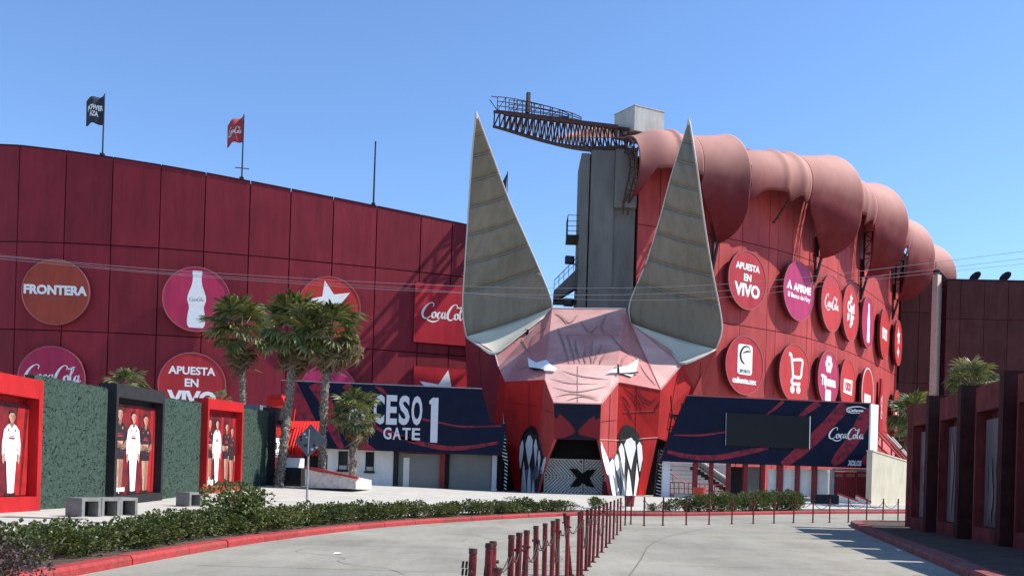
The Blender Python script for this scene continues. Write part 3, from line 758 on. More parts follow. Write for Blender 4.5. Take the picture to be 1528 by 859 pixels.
# balcony, stair and floodlights on the left of the tower
st = thing('tower_stair', 'dark steel stair and balcony fixed to the left side of the tower', 'staircase', (x0 - 1, TY + 2, 18))
bz = at(855, 358, TY + 2).z
MB().box((x0 - .55, TY + 2, bz), (1.1, 2.4, .35)).build('balcony_floor', X['charcoal'], st)
rl = MB()
for zz in (.55, 1.0, 1.45, 2.0):
    rl.bar((x0 - 1.05, TY + .85, bz + zz), (x0 - 1.05, TY + 3.15, bz + zz), .03); rl.bar((x0 - 1.05, TY + .85, bz + zz), (x0, TY + .85, bz + zz), .03)
for yy in (.85, 2, 3.15): rl.bar((x0 - 1.05, TY + yy, bz), (x0 - 1.05, TY + yy, bz + 2), .035)
rl.build('balcony_railing', X['steel_dark'], st)
A, B = at(862, 400, TY + 2), at(826, 436, TY + 2)
fl_ = MB()
fl_.hexa([B + Vector((0, -.8, -1.0)), A + Vector((.1, -.8, -1.8)), A + Vector((.1, .8, -1.8)), B + Vector((0, .8, -1.0))], [B + Vector((0, -.8, 0)), A + Vector((.1, -.8, 0)), A + Vector((.1, .8, 0)), B + Vector((0, .8, 0))])
fl_.build('stair_flight', X['concrete'], st)
MB().hexa([B + Vector((0, -.8, -1.0)), B + Vector((2.3, -.8, -1.0)), B + Vector((2.3, 1, -1.0)), B + Vector((0, 1, -1.0))], [B + Vector((0, -.8, -.7)), B + Vector((2.3, -.8, -.7)), B + Vector((2.3, 1, -.7)), B + Vector((0, 1, -.7))]).build('landing', X['charcoal'], st)
rl = MB()
for k in range(6):
    q = B.lerp(A, k / 5) + Vector((0, -.8, 0)); rl.bar(q, q + Z3 * .95, .03)
rl.bar(B + Vector((0, -.8, .95)), A + Vector((0, -.8, .95)), .04); rl.bar(B + Vector((0, -.8, .5)), A + Vector((0, -.8, .5)), .025)
rl.build('stair_railing', X['steel_dark'], st)
for px, py, lb in ((850, 388, 'black floodlight box half way up the stair beside the tower'), (848, 451, 'black floodlight box low beside the tower just above the head')):
    q = at(px, py, TY + 1.2)
    ft = thing('floodlight', lb, 'floodlight', tuple(q), 'floodlights beside the tower')
    MB().box(q, (.8, .5, .7), .2).build('housing', X['black'], ft)
    MB().box(q + Vector((-.06, -.27, 0)), (.66, .04, .56), .2).build('lens', X['glass'], ft)
    MB().bar(q + Vector((.3, .2, -.2)), (x0 + .1, TY + 1.6, q.z - .5), .05).build('arm', X['steel_dark'], ft)

# ------------------------------------------------------------------ shell roof
X['fabric_seam'] = mat('fabric_seam_line', (.34, .14, .12), .8, .1)
roof = thing('shell_roof', 'faded pink scalloped shell roof overhanging the red stadium wall', 'roof', (25, 95, 30))
sT = [PBX.hit(926, 450)[0], PBX.hit(1061, 450)[0], PBX.hit(1214, 450)[0], PBX.hit(1283, 450)[0], PBX.hit(1331, 470)[0], 0]
sT[5] = sT[4] + 19.5
def wpos(s): return PBX.pos(s)
PRM = [(3.2, 30.2), (5.3, 30.2), (5.7, 32.4), (6.0, 33.9), (6.05, 35.1), (6.05, 36)]    # arc radius and centre height per truss
TIP = -82.0
def prof(s, n, R, cz, th1, ein, inner):
    p = PBX.pos(s); out = []
    zt_ = cz + R
    for f in (1.0, .74, .48, .25, .08):
        out.append((ein * f, zt_ + inner * f))
    for k in range(21):
        th = math.radians(90 + (th1 - 90) * k / 20)
        out.append((.90 * R * math.cos(th), cz + R * math.sin(th)))
    return [Vector((p.x, p.y, 0)) + n * e_ + Z3 * zz for e_, zz in out]
sm = sstep
TH0 = -14.0
def bez(a, b, c, d, t): return a * (1 - t) ** 3 + b * 3 * t * (1 - t) ** 2 + c * 3 * t * t * (1 - t) + d * t ** 3
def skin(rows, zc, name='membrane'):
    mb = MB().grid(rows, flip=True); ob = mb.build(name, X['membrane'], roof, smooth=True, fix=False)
    at_ = ob.data.attributes.new('fade_shade', 'FLOAT', 'POINT'); nc = len(rows[0])  # height mask: faded crown above, painted hood shade below
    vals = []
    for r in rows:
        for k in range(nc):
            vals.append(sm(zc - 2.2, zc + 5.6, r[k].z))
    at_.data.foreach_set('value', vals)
    md = ob.modifiers.new('s', 'SOLIDIFY'); md.thickness = .07; md.offset = -1
for i in range(5):
    s0, s1 = sT[i], sT[i + 1]
    (r0, c0), (r1, c1) = PRM[i], PRM[i + 1]
    UJ = .60
    def shape(u):
        fl = max(0.0, (u - .28) / .72) ** 2.6
        R = (r0 + (r1 - r0) * u) * .60 + (r1 - (r0 + (r1 - r0) * u) * .60) * fl if i else (r0 + .35 * sm(0, .25, u)) * (1 - fl) + r1 * fl
        pl = sum(.22 * math.exp(-((u - q) / .028) ** 2) for q in ((.40, .54) if i else (.4,)))
        R += pl; cz = c0 + (c1 - c0) * u + ((.75 + .45 * sm(0, .35, u)) * (1 - fl) if i else .7 * sm(0, .3, u) * (1 - fl)) + pl * .25
        if i == 0: ein, inn = -4.5 - 13.5 * (1 - sm(0, .42, u)), -.5 + 3.6 * (1 - sm(.40, .98, u)) + 3.0 * (1 - sm(0, .35, u))
        else: ein, inn = -4.5, -.7 + 1.5 * sm(0, .35, u) * (1 - sm(.5, .98, u))
        return R, cz, ein, inn
    rowsA = []
    NU = 44
    for k in range(NU + 1):
        u = UJ * k / NU; s = s0 + (s1 - s0) * u; n = PBX.nrm(s); R, cz, ein, inn = shape(u)
        if i == 0: th1 = -58 * (1 - sm(0, .16, u)) - 12 * sm(0, .2, u)
        else: th1 = TIP * (1 - sm(0, .30, u)) ** 1.3 - 22 * sm(.05, .3, u) - 14 * math.exp(-((u - .47) / .035) ** 2) - 10 * sm(.53, .60, u)
        rowsA.append(prof(s, n, R, cz, th1, ein, inn))
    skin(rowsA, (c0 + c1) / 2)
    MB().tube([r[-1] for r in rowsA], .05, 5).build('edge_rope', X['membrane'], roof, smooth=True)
    rowsB = []
    n1, p1 = PBX.nrm(s1), PBX.pos(s1); p1 = Vector((p1.x, p1.y, 0))
    tip = p1 + n1 * .55 + Z3 * (c1 - r1 * .985)
    for k in range(37):
        g = k / 36; u = UJ + (1 - UJ) * g; s = s0 + (s1 - s0) * u; n = PBX.nrm(s); R, cz, ein, inn = shape(u)
        th = TH0 - 10 * (1 - sm(0, .25, g))
        top = prof(s, n, R, cz, th, ein, inn)
        M = top[-1]; h = (M.z - tip.z)
        gg = g ** .75
        P1 = M - Z3 * h * (.30 + .26 * gg)
        P2 = tip + n * R * (.16 + .40 * gg) + (M - tip) * .10 * (1 - gg)
        rowsB.append(top + [bez(M, P1, P2, tip, (j + 1) / 16) for j in range(16)])
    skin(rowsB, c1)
    for rr_, ks in ((rowsA, (9, 20, 32)), (rowsB, (8, 17, 27))):
        for k_ in ks: MB().tube([q for q in rr_[k_][2:]], .035, 4, cap=False).build('fabric_seam', X['fabric_seam'], roof, smooth=True)
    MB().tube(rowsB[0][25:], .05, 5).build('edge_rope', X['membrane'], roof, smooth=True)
def lattice(mb, A, B, r=.06, rc=.09):
    for P in (A, B): mb.tube(P, rc, 5)
    for k in range(len(A)):
        mb.bar(A[k], B[k], r, 5)
        if k + 1 < len(A): mb.bar(A[k], B[k + 1], r, 5) if k % 2 else mb.bar(B[k], A[k + 1], r, 5)
for i in range(6):
    s = sT[i]; n = PBX.nrm(s); R, cz = PRM[i]; p = PBX.pos(s); p = Vector((p.x, p.y, 0)); t = PBX.tan(s)
    tr = MB()
    Ro = R - .18
    arc = lambda th, rr: p + n * (.9 * rr * math.cos(math.radians(th))) + Z3 * (cz + rr * math.sin(math.radians(th)))
    ths = [95, 75, 55, 35, 15, -5, -25, -45, -65, -80]
    for off in (-.25, .25):
        A = [arc(q, Ro) + t * off for q in ths]
        B = [arc(q, Ro - 1.25) + t * off for q in ths[:6]] + [p + n * (max(.5, Ro - 1.6 - .55 * k)) + Z3 * (cz - .9 - 1.05 * k) + t * off for k in range(4)]
        lattice(tr, A, B, .045, .08)
    # leg lattice at the wall side of the tip
    C1 = [p + n * .35 + Z3 * (cz - R + .3 + k * 1.1) for k in range(6)]; C2 = [p + n * 1.3 + Z3 * (cz - R + .35 + k * 1.1) for k in range(6)]
    if i: lattice(tr, C1, C2, .05, .12)
    tr.build('arc_truss', X['steel_rust'] if i == 0 else X['steel_dark'], roof)
    if i:
        bk = MB(); tip = arc(-82, R)
        bk.bar(tip, p + n * .05 + Z3 * (tip.z - 2.6), .16, 6); bk.bar(p + n * .1 + Z3 * (tip.z - 2.6), p + n * .1 + Z3 * (tip.z + 2.5), .14, 6)
        bk.build('bracket', X['steel_dark'], roof)
    if i in (1, 2, 3):
        um = sT[i] + (sT[i + 1] - sT[i]) * .66; pm = PBX.pos(um); nm = PBX.nrm(um); rr = PRM[i][0] - 1.2
        um = sT[i] + (sT[i + 1] - sT[i]) * .5; pm = PBX.pos(um); nm = PBX.nrm(um); zc_ = (PRM[i][1] + PRM[i + 1][1]) / 2
        sb = MB(); q0 = Vector((pm.x, pm.y, zc_ - .1)) + nm * 2.3; sb.bar(q0, q0 - nm * 2.2 - Z3 * 2.4, .11, 6)
        sb.build('strut', X['steel_rust'], roof)
# cantilevered lattice girder at the open end
tips = [at(738, 167, 103.0), at(737, 189, 103.0), at(921, 189, 83.5), at(931, 219, 83.5)]
gd = thing('cantilever_truss', 'rusty lattice girder reaching left from the tower top with a railed catwalk', 'truss', tuple(at(905, 215, 84)))
nb = 19
gm = MB()
lo_mid = at(868, 213, 89.2)
for off in (0.0, 1.3):
    dv = Vector((.87, .5, 0)) * off
    TA = [tips[0].lerp(tips[2], k / nb) + dv for k in range(nb + 1)]
    BA = []
    for k in range(nb + 1):
        f = k / nb; q = tips[1].lerp(tips[3], f); q.z -= 1.15 * math.sin(math.pi * f) * (.35 + .65 * f); BA.append(q + dv)
    for P in (TA, BA): gm.tube(P, .19, 6)
    if off == 0: TA0, BA0 = TA, BA
for k in range(0, nb + 1, 2): gm.bar(TA0[k], TA0[k] + Vector((.87, .5, 0)) * 1.3, .06, 5); gm.bar(BA0[k], BA0[k] + Vector((.87, .5, 0)) * 1.3, .06, 5)
gm.build('chord', X['steel_rust'], gd)
for k in range(nb):
    for off in (0.0, 1.3):
        dv = Vector((.87, .5, 0)) * off
        b_ = MB(); b_.bar(TA0[k] + dv, BA0[k] + dv, .08, 5); b_.bar(BA0[k] + dv, TA0[k + 1] + dv, .085, 5)
        b_.build('brace', X['steel_rust'], gd)
MB().bar(lo_mid, at(884, 228, 84.3), .12, 6).build('strut', X['steel_rust'], gd)
MB().bar(at(884, 214, 85.5), at(884, 231, 84.3), .13, 6).build('strut', X['steel_rust'], gd)
# catwalk with handrail on the outer end
cw = MB()
cwA = [TA0[0].lerp(TA0[nb], f) + Vector((.3, .2, .25)) for f in (0, .08, .16, .24, .32, .40, .48, .56, .63)]
for i_, dv in enumerate((Vector((0, 0, 0)), Vector((.87, .5, 0)) * 1.5)):
    hs = [1.55, 1.55, 1.5, 1.4, 1.3, 1.15, 1.0, .8, .5]
    for k, q in enumerate(cwA): cw.bar(q + dv, q + dv + Z3 * hs[k], .05, 5)
    for fr in (1.0, .66, .33): cw.tube([q + dv + Z3 * hs[k] * fr for k, q in enumerate(cwA)], .045, 5)
    for k in range(0, 8, 2): cw.bar(cwA[k] + dv, cwA[k + 1] + dv + Z3 * hs[k + 1], .035, 5)
cw.bar(cwA[0], cwA[0] + Vector((-.9, 0, 1.2)), .05, 5); cw.bar(cwA[0] + Z3 * 1.5, cwA[0] + Vector((-.75, 0, 1.6)), .05, 5)
cw.build('handrail', X['steel_rust'], gd)
wk = MB()
for k in range(8): wk.hexa([cwA[k], cwA[k + 1], cwA[k + 1] + Vector((1.3, .75, 0)), cwA[k] + Vector((1.3, .75, 0))], [cwA[k] + Z3 * .08, cwA[k + 1] + Z3 * .08, cwA[k + 1] + Vector((1.3, .75, .08)), cwA[k] + Vector((1.3, .75, .08))])
wk.build('walkway', X['steel_rust'], gd)
q = cwA[3] + Vector((.6, .3, .1)); MB().box(q + Z3 * 1.2, (.35, .35, 2.2), .5).build('beacon_box', X['steel_dark'], gd)
# flat strip of membrane lying on the girder
a, b, c, d = at(786, 167, 98), at(862, 166.5, 98), at(926, 169, 86), at(902, 189.5, 83.6)
# crown block
bk0 = at(947.5, 157.5, 84.0); zb0 = at(947.5, 194, 84.0).z
da, db = Vector((-.56, .83, 0)), Vector((.90, .43, 0))
cb = thing('crown_block', 'pale concrete block sitting on the roof end above the tower', 'concrete block', (bk0.x, bk0.y, zb0))
b0 = Vector((bk0.x, bk0.y, zb0)); hgt = bk0.z - zb0
for nm_, o0, R_, L_ in (('block', b0, db, 3.35),):
    MB().hexa([b0, b0 + db * 3.3, b0 + db * 3.3 + da * 2.9, b0 + da * 2.9], [q + Z3 * hgt for q in (b0, b0 + db * 3.3, b0 + db * 3.3 + da * 2.9, b0 + da * 2.9)]).build('block', X['conc_pale'], cb)
MB().hexa([q + Z3 * (hgt + .01) for q in (b0 + (db + da) * -.04, b0 + db * 3.36 - da * .04, b0 + db * 3.36 + da * 2.96, b0 - db * .04 + da * 2.96)],
          [q + Z3 * (hgt + .1) for q in (b0 + (db + da) * -.04, b0 + db * 3.36 - da * .04, b0 + db * 3.36 + da * 2.96, b0 - db * .04 + da * 2.96)]).build('cap', X['conc_pale'], cb)

# ------------------------------------------------------------------ dark annexe on the right
an = thing('annexe_building', 'shaded brown-red annexe building with flat roof at far right', 'building', (72, 138, 0))
YA = 137.5
A0, A1 = at(1341.5, 500, YA), at(1392, 500, YA)
zta = at(1385, 407, YA).z
def wallpanels(o, R, N, L, zs, xs_, mt, nm='panel'):
    for a_, b_ in zip(xs_[:-1], xs_[1:]):
        for z0, z1 in zip(zs[:-1], zs[1:]):
            MB().obox(o, R, Z3, N, a_ + .04, b_ - .04, z0 + .04, z1 - .04, -.1, 0).build(nm, X[mt], an)
R_ = Vector((1, 0.035, 0)).normalized(); N_ = Vector((R_.y, -R_.x, 0))
R_ = Vector((1, -.035, 0)).normalized(); N_ = Vector((R_.y, -R_.x, 0))
o = Vector((A0.x + .1, YA, 0)); L1 = A1.x - A0.x
z467, z571 = at(1360, 466, YA).z, at(1360, 571, YA).z
wallpanels(o, R_, N_, L1, [0, z571, z467, zta], [0, L1 * .55, L1], 'annexe')
bk = MB(); bk.obox(o, R_, Z3, N_, 0, L1, 0, zta - .1, -8, -.12); 
o2 = o + R_ * (L1 + .05) - N_ * .3
RP = (R_ - N_ * .9).normalized(); NP = Vector((RP.y, -RP.x, 0))
MB().obox(o2 + N_ * .9, RP, Z3, NP, 0, 1.5, 0, zta - .3, -1, .0).build('pilaster', X['annexe_trim'], an)
o3 = o2 + R_ * 1.10 + N_ * 1.6
ztb = at(1440, 418.5, o3.y).z; z476 = at(1440, 476, o3.y).z
xs3 = [0] + [at(c, 450, o3.y).x - o3.x for c in (1433, 1468, 1503, 1540, 1580, 1640)]
wallpanels(o3, R_, N_, 0, [0, 8, 16.5, z476, ztb], xs3, 'annexe')
bk.obox(o3, R_, Z3, N_, 0, xs3[-1], 0, ztb - .1, -14, -.12)
bk.build('backing_wall', X['joint'], an)
MB().obox(o3, R_, Z3, N_, -.1, xs3[-1] + .1, ztb + .01, ztb + .2, -14, .08).build('parapet', X['charcoal'], an)
for px, lb in ((1456, 'left satellite dish on the annexe roof'), (1501, 'right satellite dish on the annexe roof')):
    q = at(px, 414, o3.y + 1.0); q.z = max(q.z, ztb + .75)
    dt = thing('satellite_dish', lb, 'satellite dish', (q.x, q.y, ztb + .2), 'satellite dishes on the annexe roof')
    ax = Vector((-.75, -.35, .45)).normalized(); a1_ = ax.cross(Z3).normalized(); a2_ = ax.cross(a1_)
    rows = [[q + ax * (.28 * k * k - .1) + (a1_ * math.cos(j * math.pi / 10) + a2_ * math.sin(j * math.pi / 10)) * (k * .95 + .01) for j in range(21)] for k in (0, .33, .66, 1)]
    ob = MB().grid(rows).build('reflector', X['charcoal'], dt, smooth=True); md = ob.modifiers.new('s', 'SOLIDIFY'); md.thickness = .05
    MB().bar((q.x, q.y, ztb + .2), q, .07).build('mast', X['steel_dark'], dt)
    MB().bar(q, q + ax * .9, .035).build('feed_arm', X['steel_dark'], dt)
q = at(1405, 407, o3.y + 1.5)
vt = thing('roof_vent', 'dark angled vent hood at the annexe roof corner', 'vent', (q.x, q.y, ztb + .2))
MB().hexa([(q.x - .9, q.y, ztb + .2), (q.x + 1.2, q.y, ztb + .2), (q.x + 1.2, q.y + 1.5, ztb + .2), (q.x - .9, q.y + 1.5, ztb + .2)],
          [(q.x - .9, q.y, ztb + 1.9), (q.x - .4, q.y, ztb + 1.9), (q.x - .4, q.y + 1.5, ztb + 1.9), (q.x - .9, q.y + 1.5, ztb + 1.9)]).build('hood', X['charcoal'], vt)
MB().bar((q.x - .9, q.y, ztb + .2), (q.x - .9, q.y, ztb + 3), .05).build('pipe', X['steel_dark'], vt)
# ------------------------------------------------------------------ dog-head entrance
hd = thing('dog_head_entrance', 'faceted red dog head entrance with tall pointed ears and painted fangs', 'entrance', (at(860, 740, 71).x, 71, .47))
V = {'A': (824, 460, 78), 'B': (934, 461, 78), 'EL': (815, 543, 71.6), 'ER': (921, 545, 71.6), 'SR': (941, 483, 77.6), 'CR': (985.8, 581.5, 72.2), 'NR': (923, 570, 70),
     'TR': (1018, 543.8, 75), 'KR': (1000.5, 521, 76.3), 'NL': (813, 566, 70), 'CL': (753.5, 569, 72.2), 'SL': (813, 471, 78.2), 'L1': (743.7, 547, 75),
     'QL': (826, 601, 66.4), 'QR': (897, 602.7, 66.4), 'VR': (895, 656, 67.4), 'VL': (827, 654.5, 67.4), 'MR': (920, 657, 70.6), 'DR': (981, 653, 73.2),
     'ML': (803, 653, 70.6), 'DL': (752, 632, 73.2), 'BR1': (914, 746, 68.2), 'BR2': (937, 746, 70.8), 'BR3': (961, 745, 72.8), 'JL': (817, 679, 68.3), 'IL': (808, 707, 69.2),
     'BL1': (800, 741, 69.8), 'BL2': (789, 741, 70.8), 'BL3': (769, 739, 72.8),
     'W1': (1068, 522, 75.3), 'W2': (1078, 650, 78.5), 'W3': (1002, 660, 75.6), 'W4': (1036, 573, 75.8),
     'U1': (694, 500, 78.4), 'U2': (738, 526, 76), 'U3': (747, 558, 74.6), 'U4': (735, 650, 75.6), 'U5': (700, 650, 80)}
V = {k: at(*v) for k, v in V.items()}
TRIS = []
from mathutils.geometry import intersect_ray_tri
def surf(x, y, off):                     # point of the photo ray on the built head panels, lifted off the skin
    r = ray(x, y); o_ = Vector((0, 0, EYE)); best = None
    for a, b, c in TRIS:
        h = intersect_ray_tri(a, b, c, r, o_, True)
        if h is not None and (best is None or h.y < best[0].y): best = (h, a, b, c)
    if best is None: return None
    n = (best[2] - best[1]).cross(best[3] - best[1]).normalized()
    if n.y > 0 and abs(n.y) > .02: n = -n
    return best[0] + n * off
def panel(name, keys, m_, th=.22, label=None):
    pts = [V[k] for k in keys]
    c = sum(pts, Vector()) / len(pts)
    nrm = Vector()
    for i in range(len(pts)): nrm += pts[i].cross(pts[(i + 1) % len(pts)])
    if nrm.dot(c - Vector((0, 0, EYE))) > 0: pts = pts[::-1]; nrm = -nrm
    for i in range(len(pts)): TRIS.append((pts[i], pts[(i + 1) % len(pts)], c))
    o = MB().slab(pts, th).build(name, X[m_], hd)
    if label: o['label'] = label
    return o
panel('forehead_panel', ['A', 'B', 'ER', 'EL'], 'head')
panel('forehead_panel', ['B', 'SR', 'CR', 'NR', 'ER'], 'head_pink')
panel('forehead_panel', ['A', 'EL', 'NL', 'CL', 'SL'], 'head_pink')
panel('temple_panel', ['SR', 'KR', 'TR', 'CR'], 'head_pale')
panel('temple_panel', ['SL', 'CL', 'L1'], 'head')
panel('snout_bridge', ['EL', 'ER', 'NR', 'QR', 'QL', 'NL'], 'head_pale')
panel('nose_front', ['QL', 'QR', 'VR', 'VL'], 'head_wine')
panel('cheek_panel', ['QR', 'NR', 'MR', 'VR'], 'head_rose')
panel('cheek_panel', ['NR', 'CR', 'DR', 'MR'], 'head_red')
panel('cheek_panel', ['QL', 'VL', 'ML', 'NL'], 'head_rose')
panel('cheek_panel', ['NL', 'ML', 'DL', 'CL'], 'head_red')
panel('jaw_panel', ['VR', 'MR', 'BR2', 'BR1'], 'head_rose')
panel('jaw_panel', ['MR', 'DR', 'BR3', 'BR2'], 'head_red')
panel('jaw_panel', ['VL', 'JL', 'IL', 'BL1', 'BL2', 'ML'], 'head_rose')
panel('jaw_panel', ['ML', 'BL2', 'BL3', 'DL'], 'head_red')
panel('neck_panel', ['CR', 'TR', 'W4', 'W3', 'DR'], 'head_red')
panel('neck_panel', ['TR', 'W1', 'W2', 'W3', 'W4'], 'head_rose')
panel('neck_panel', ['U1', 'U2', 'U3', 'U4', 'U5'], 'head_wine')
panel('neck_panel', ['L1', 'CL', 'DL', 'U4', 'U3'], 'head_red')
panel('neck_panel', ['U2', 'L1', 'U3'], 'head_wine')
panel('ear_base_panel', ['U2', 'L1', 'SL'], 'head')
panel('ear_base_panel', ['KR', 'TR', 'SR'], 'head')
for a_, b_ in (('A', 'B'), ('SR', 'CR'), ('CR', 'TR'), ('NR', 'QR'), ('NR', 'CR'), ('NL', 'QL'), ('QL', 'QR'), ('L1', 'U2'), ('MR', 'DR'), ('VR', 'MR'), ('U3', 'DL')):
    MB().bar(V[a_] + Vector((0, -.03, .02)), V[b_] + Vector((0, -.03, .02)), .055, 6).build('edge_trim', X['trim'] if (a_, b_) in (('A', 'B'), ('L1', 'U2'), ('U3', 'DL')) else X['head'], hd)
# dark core behind the panels
core = MB()
p0, p1 = at(752, 640, 77), at(1006, 640, 77)
core.hexa([(p0.x, 77, 0), (p1.x, 77, 0), (p1.x, 79, 0), (p0.x, 79, 0)], [(p0.x, 77, 8.2), (p1.x, 77, 8.2), (p1.x, 79, 8.2), (p0.x, 79, 8.2)])
core.build('rear_wall', X['black'], hd)
# mouth tunnel: ceiling, lintel and side walls
YM = 71.5; q0, q1 = at(803, 650, YM), at(925, 650, YM); zc_ = at(860, 641, YM).z; zl = at(860, 685, YM).z
MB().hexa([(q0.x, YM, zl), (q1.x, YM, zl), (q1.x, YM + .3, zl), (q0.x, YM + .3, zl)], [(q0.x, YM, zc_), (q1.x, YM, zc_), (q1.x, YM + .3, zc_), (q0.x, YM + .3, zc_)]).build('mouth_lintel', X['black'], hd)
MB().hexa([V['VL'] + Vector((.1, .15, .05)), V['VR'] + Vector((-.1, .15, .05)), Vector((q1.x, YM, zc_ - .1)), Vector((q0.x, YM, zc_ - .1))],
          [V['VL'] + Vector((.1, .15, .25)), V['VR'] + Vector((-.1, .15, .25)), Vector((q1.x, YM, zc_ + .1)), Vector((q0.x, YM, zc_ + .1))]).build('mouth_ceiling', X['black'], hd)
for sx_, k in ((q0.x + .3, 'VL'), (q1.x - .3, 'VR')):
    MB().hexa([(sx_ - .1, 71.5, .2), (sx_ + .1, 71.5, .2), (sx_ + .1, 77, .2), (sx_ - .1, 77, .2)], [(sx_ - .1, 71.5, zc_), (sx_ + .1, 71.5, zc_), (sx_ + .1, 77, zc_), (sx_ - .1, 77, zc_)]).build('mouth_side', X['black'], hd)
X['blue_shade'] = mat('shaded_gum_paint', (.10, .11, .15), .7, .2, 2)  # gum tone of the left mouth, shade painted in as blue-grey
# painted areas follow the panels: thin sheets cut in columns
def plane(keys):
    a, b, c = (V[k] for k in keys); n = (b - a).cross(c - a).normalized()
    if n.y > 0: n = -n
    return a, n
PR = (plane(('VR', 'MR', 'BR2')), plane(('MR', 'DR', 'BR3')), plane(('NR', 'CR', 'DR')))
PLF = (plane(('VL', 'ML', 'BL2')), plane(('ML', 'DL', 'BL3')), plane(('NL', 'CL', 'DL')))
def lerp_line(p, q, y): return p[0] + (q[0] - p[0]) * (y - p[1]) / (q[1] - p[1])
def surf_r(x, y, off):
    h = surf(x, y, off)
    if h is not None: return h
    xs_ = lerp_line((920, 657), (937, 746), y)
    P = PR[0] if x < xs_ else (PR[1] if y > 656 else PR[2])
    return on_plane(x, y, P[0] + P[1] * off, P[1])
def surf_l(x, y, off):
    h = surf(x, y, off)
    if h is not None: return h
    xs_ = lerp_line((803, 653), (789, 741), y)
    P = PLF[0] if x > xs_ else (PLF[1] if y > 648 else PLF[2])
    return on_plane(x, y, P[0] + P[1] * off, P[1])
def paint(poly, surf, off, name, m_, step=2.0, parent=None):
    x0, x1 = min(p[0] for p in poly), max(p[0] for p in poly)
    n = max(2, int((x1 - x0) / step)); cols_ = []
    for i in range(n + 1):
        x = x0 + (x1 - x0) * min(.9999, max(.0001, i / n)); yy = []
        for a, b in zip(poly, poly[1:] + poly[:1]):
            if (a[0] - x) * (b[0] - x) <= 0 and a[0] != b[0]: yy.append(a[1] + (b[1] - a[1]) * (x - a[0]) / (b[0] - a[0]))
        y0, y1 = min(yy), max(yy)
        cols_.append([surf(x, y0 + (y1 - y0) * k / 4, off) for k in range(5)])
    return MB().grid(cols_).build(name, X[m_], parent or hd, fix=False)
paint([(921, 690), (921, 664), (924, 645), (929, 635), (936, 633), (946, 638), (953, 648), (958, 661), (959, 690), (955, 712), (948, 735), (947, 745), (915, 745), (908, 715), (900, 685), (895.5, 660), (897, 660), (903, 676), (908, 683), (914, 683)], surf_r, .03, 'painted_mouth', 'charcoal')
paint([(909, 690), (921, 676), (931, 700), (934, 722), (941, 728), (943, 745), (917, 745), (912, 715)], surf_r, .045, 'painted_gum', 'greyprint')
paint([(921, 656), (924, 645), (929, 635), (936, 633), (946, 638), (953, 648), (957, 656), (948, 658), (938, 652), (928, 655)], surf_r, .05, 'painted_gum', 'charcoal')
for t_ in ([(930.5, 663), (934, 655), (941, 652), (947, 658), (948, 668), (944, 684), (940.5, 701), (935.5, 684)], [(949.5, 664), (953.5, 658), (957, 665), (958, 684), (953.5, 706), (951, 684)],
           [(922, 669), (926.5, 660), (930, 668), (931.5, 684), (930.5, 711), (926, 688)], [(915, 688), (919, 676), (922, 684), (923.5, 713), (918.5, 702)], [(908.5, 690), (913, 683), (916, 694), (916.5, 714), (912, 704)],
           [(895.5, 658), (899, 667), (906, 683), (913, 708), (918.5, 745), (914.5, 745), (907, 712), (899, 682)], [(933, 745), (934.5, 716), (936.5, 697), (940, 716), (943, 745)],
           [(944, 745), (946, 722), (949.5, 688), (952, 714), (947.5, 738), (946.5, 745)], [(925.5, 745), (928, 724), (929.5, 713), (932, 745)], [(919, 745), (921, 722), (924.5, 745)]):
    paint(t_, surf_r, .075, 'painted_fang', 'white', step=1.2)
paint([(776, 692), (776, 662), (779, 650), (785, 640), (793, 634), (800, 638), (804, 652), (807, 665), (812, 684), (815, 683), (809, 706), (801, 739), (780, 739), (777, 715)], surf_l, .03, 'painted_mouth', 'charcoal')
paint([(779, 712), (785, 700), (797, 700), (806, 690), (809, 706), (801, 739), (780, 739)], surf_l, .045, 'painted_gum', 'blue_shade')
paint([(777, 662), (779, 650), (785, 640), (793, 634), (800, 638), (804, 651), (798, 654), (791, 648), (784, 652)], surf_l, .05, 'painted_gum', 'black')
for t_ in ([(785, 662), (788.5, 650), (792.5, 649), (796, 657), (795.5, 672), (790, 696), (786.5, 676)], [(775.5, 684), (777, 664), (781, 655), (782.5, 668), (780, 688), (777.5, 703)],
           [(797.5, 664), (800.5, 652), (803.5, 668), (800, 699)], [(803.5, 682), (806, 667), (808, 684), (804.5, 706)], [(807.5, 706), (812.5, 684), (816, 681), (810, 706)],
           [(778, 739), (780.5, 706), (782.5, 684), (785, 712), (786.5, 739)], [(787, 739), (788.5, 712), (791.5, 688), (793, 714), (793.5, 739)], [(794, 739), (797, 712), (799.5, 739)]):
    paint(t_, surf_l, .075, 'painted_fang', 'lilac', step=1.2)  # left fangs in bluish white: shade of this side painted in
# nose print
nz_, nn_ = plane(('QL', 'QR', 'VR'))
sn = lambda x, y, off: surf(x, y, off) or on_plane(x, y, nz_ + nn_ * off, nn_)
paint([(826.5, 601.5), (896.5, 603), (896, 625), (889, 627), (887, 618), (881, 624), (866, 638), (862, 648), (874, 650), (894.5, 655), (827.5, 654), (848, 651), (857, 648), (857, 638), (838, 619), (829, 625), (827, 622)][:1] +
      [(896.5, 603), (896, 622), (888.5, 626.5), (887, 620), (880, 624), (867, 637), (862, 643), (859, 643), (851, 631), (838, 619), (834, 616), (833, 623), (829.5, 624), (827, 621)], sn, .03, 'nose_print', 'navy', step=1.2)
paint([(827.2, 654), (843, 652.5), (856, 647), (859, 642), (862, 642), (864, 648), (876, 651), (895, 655.4)], sn, .03, 'nose_print', 'navy')
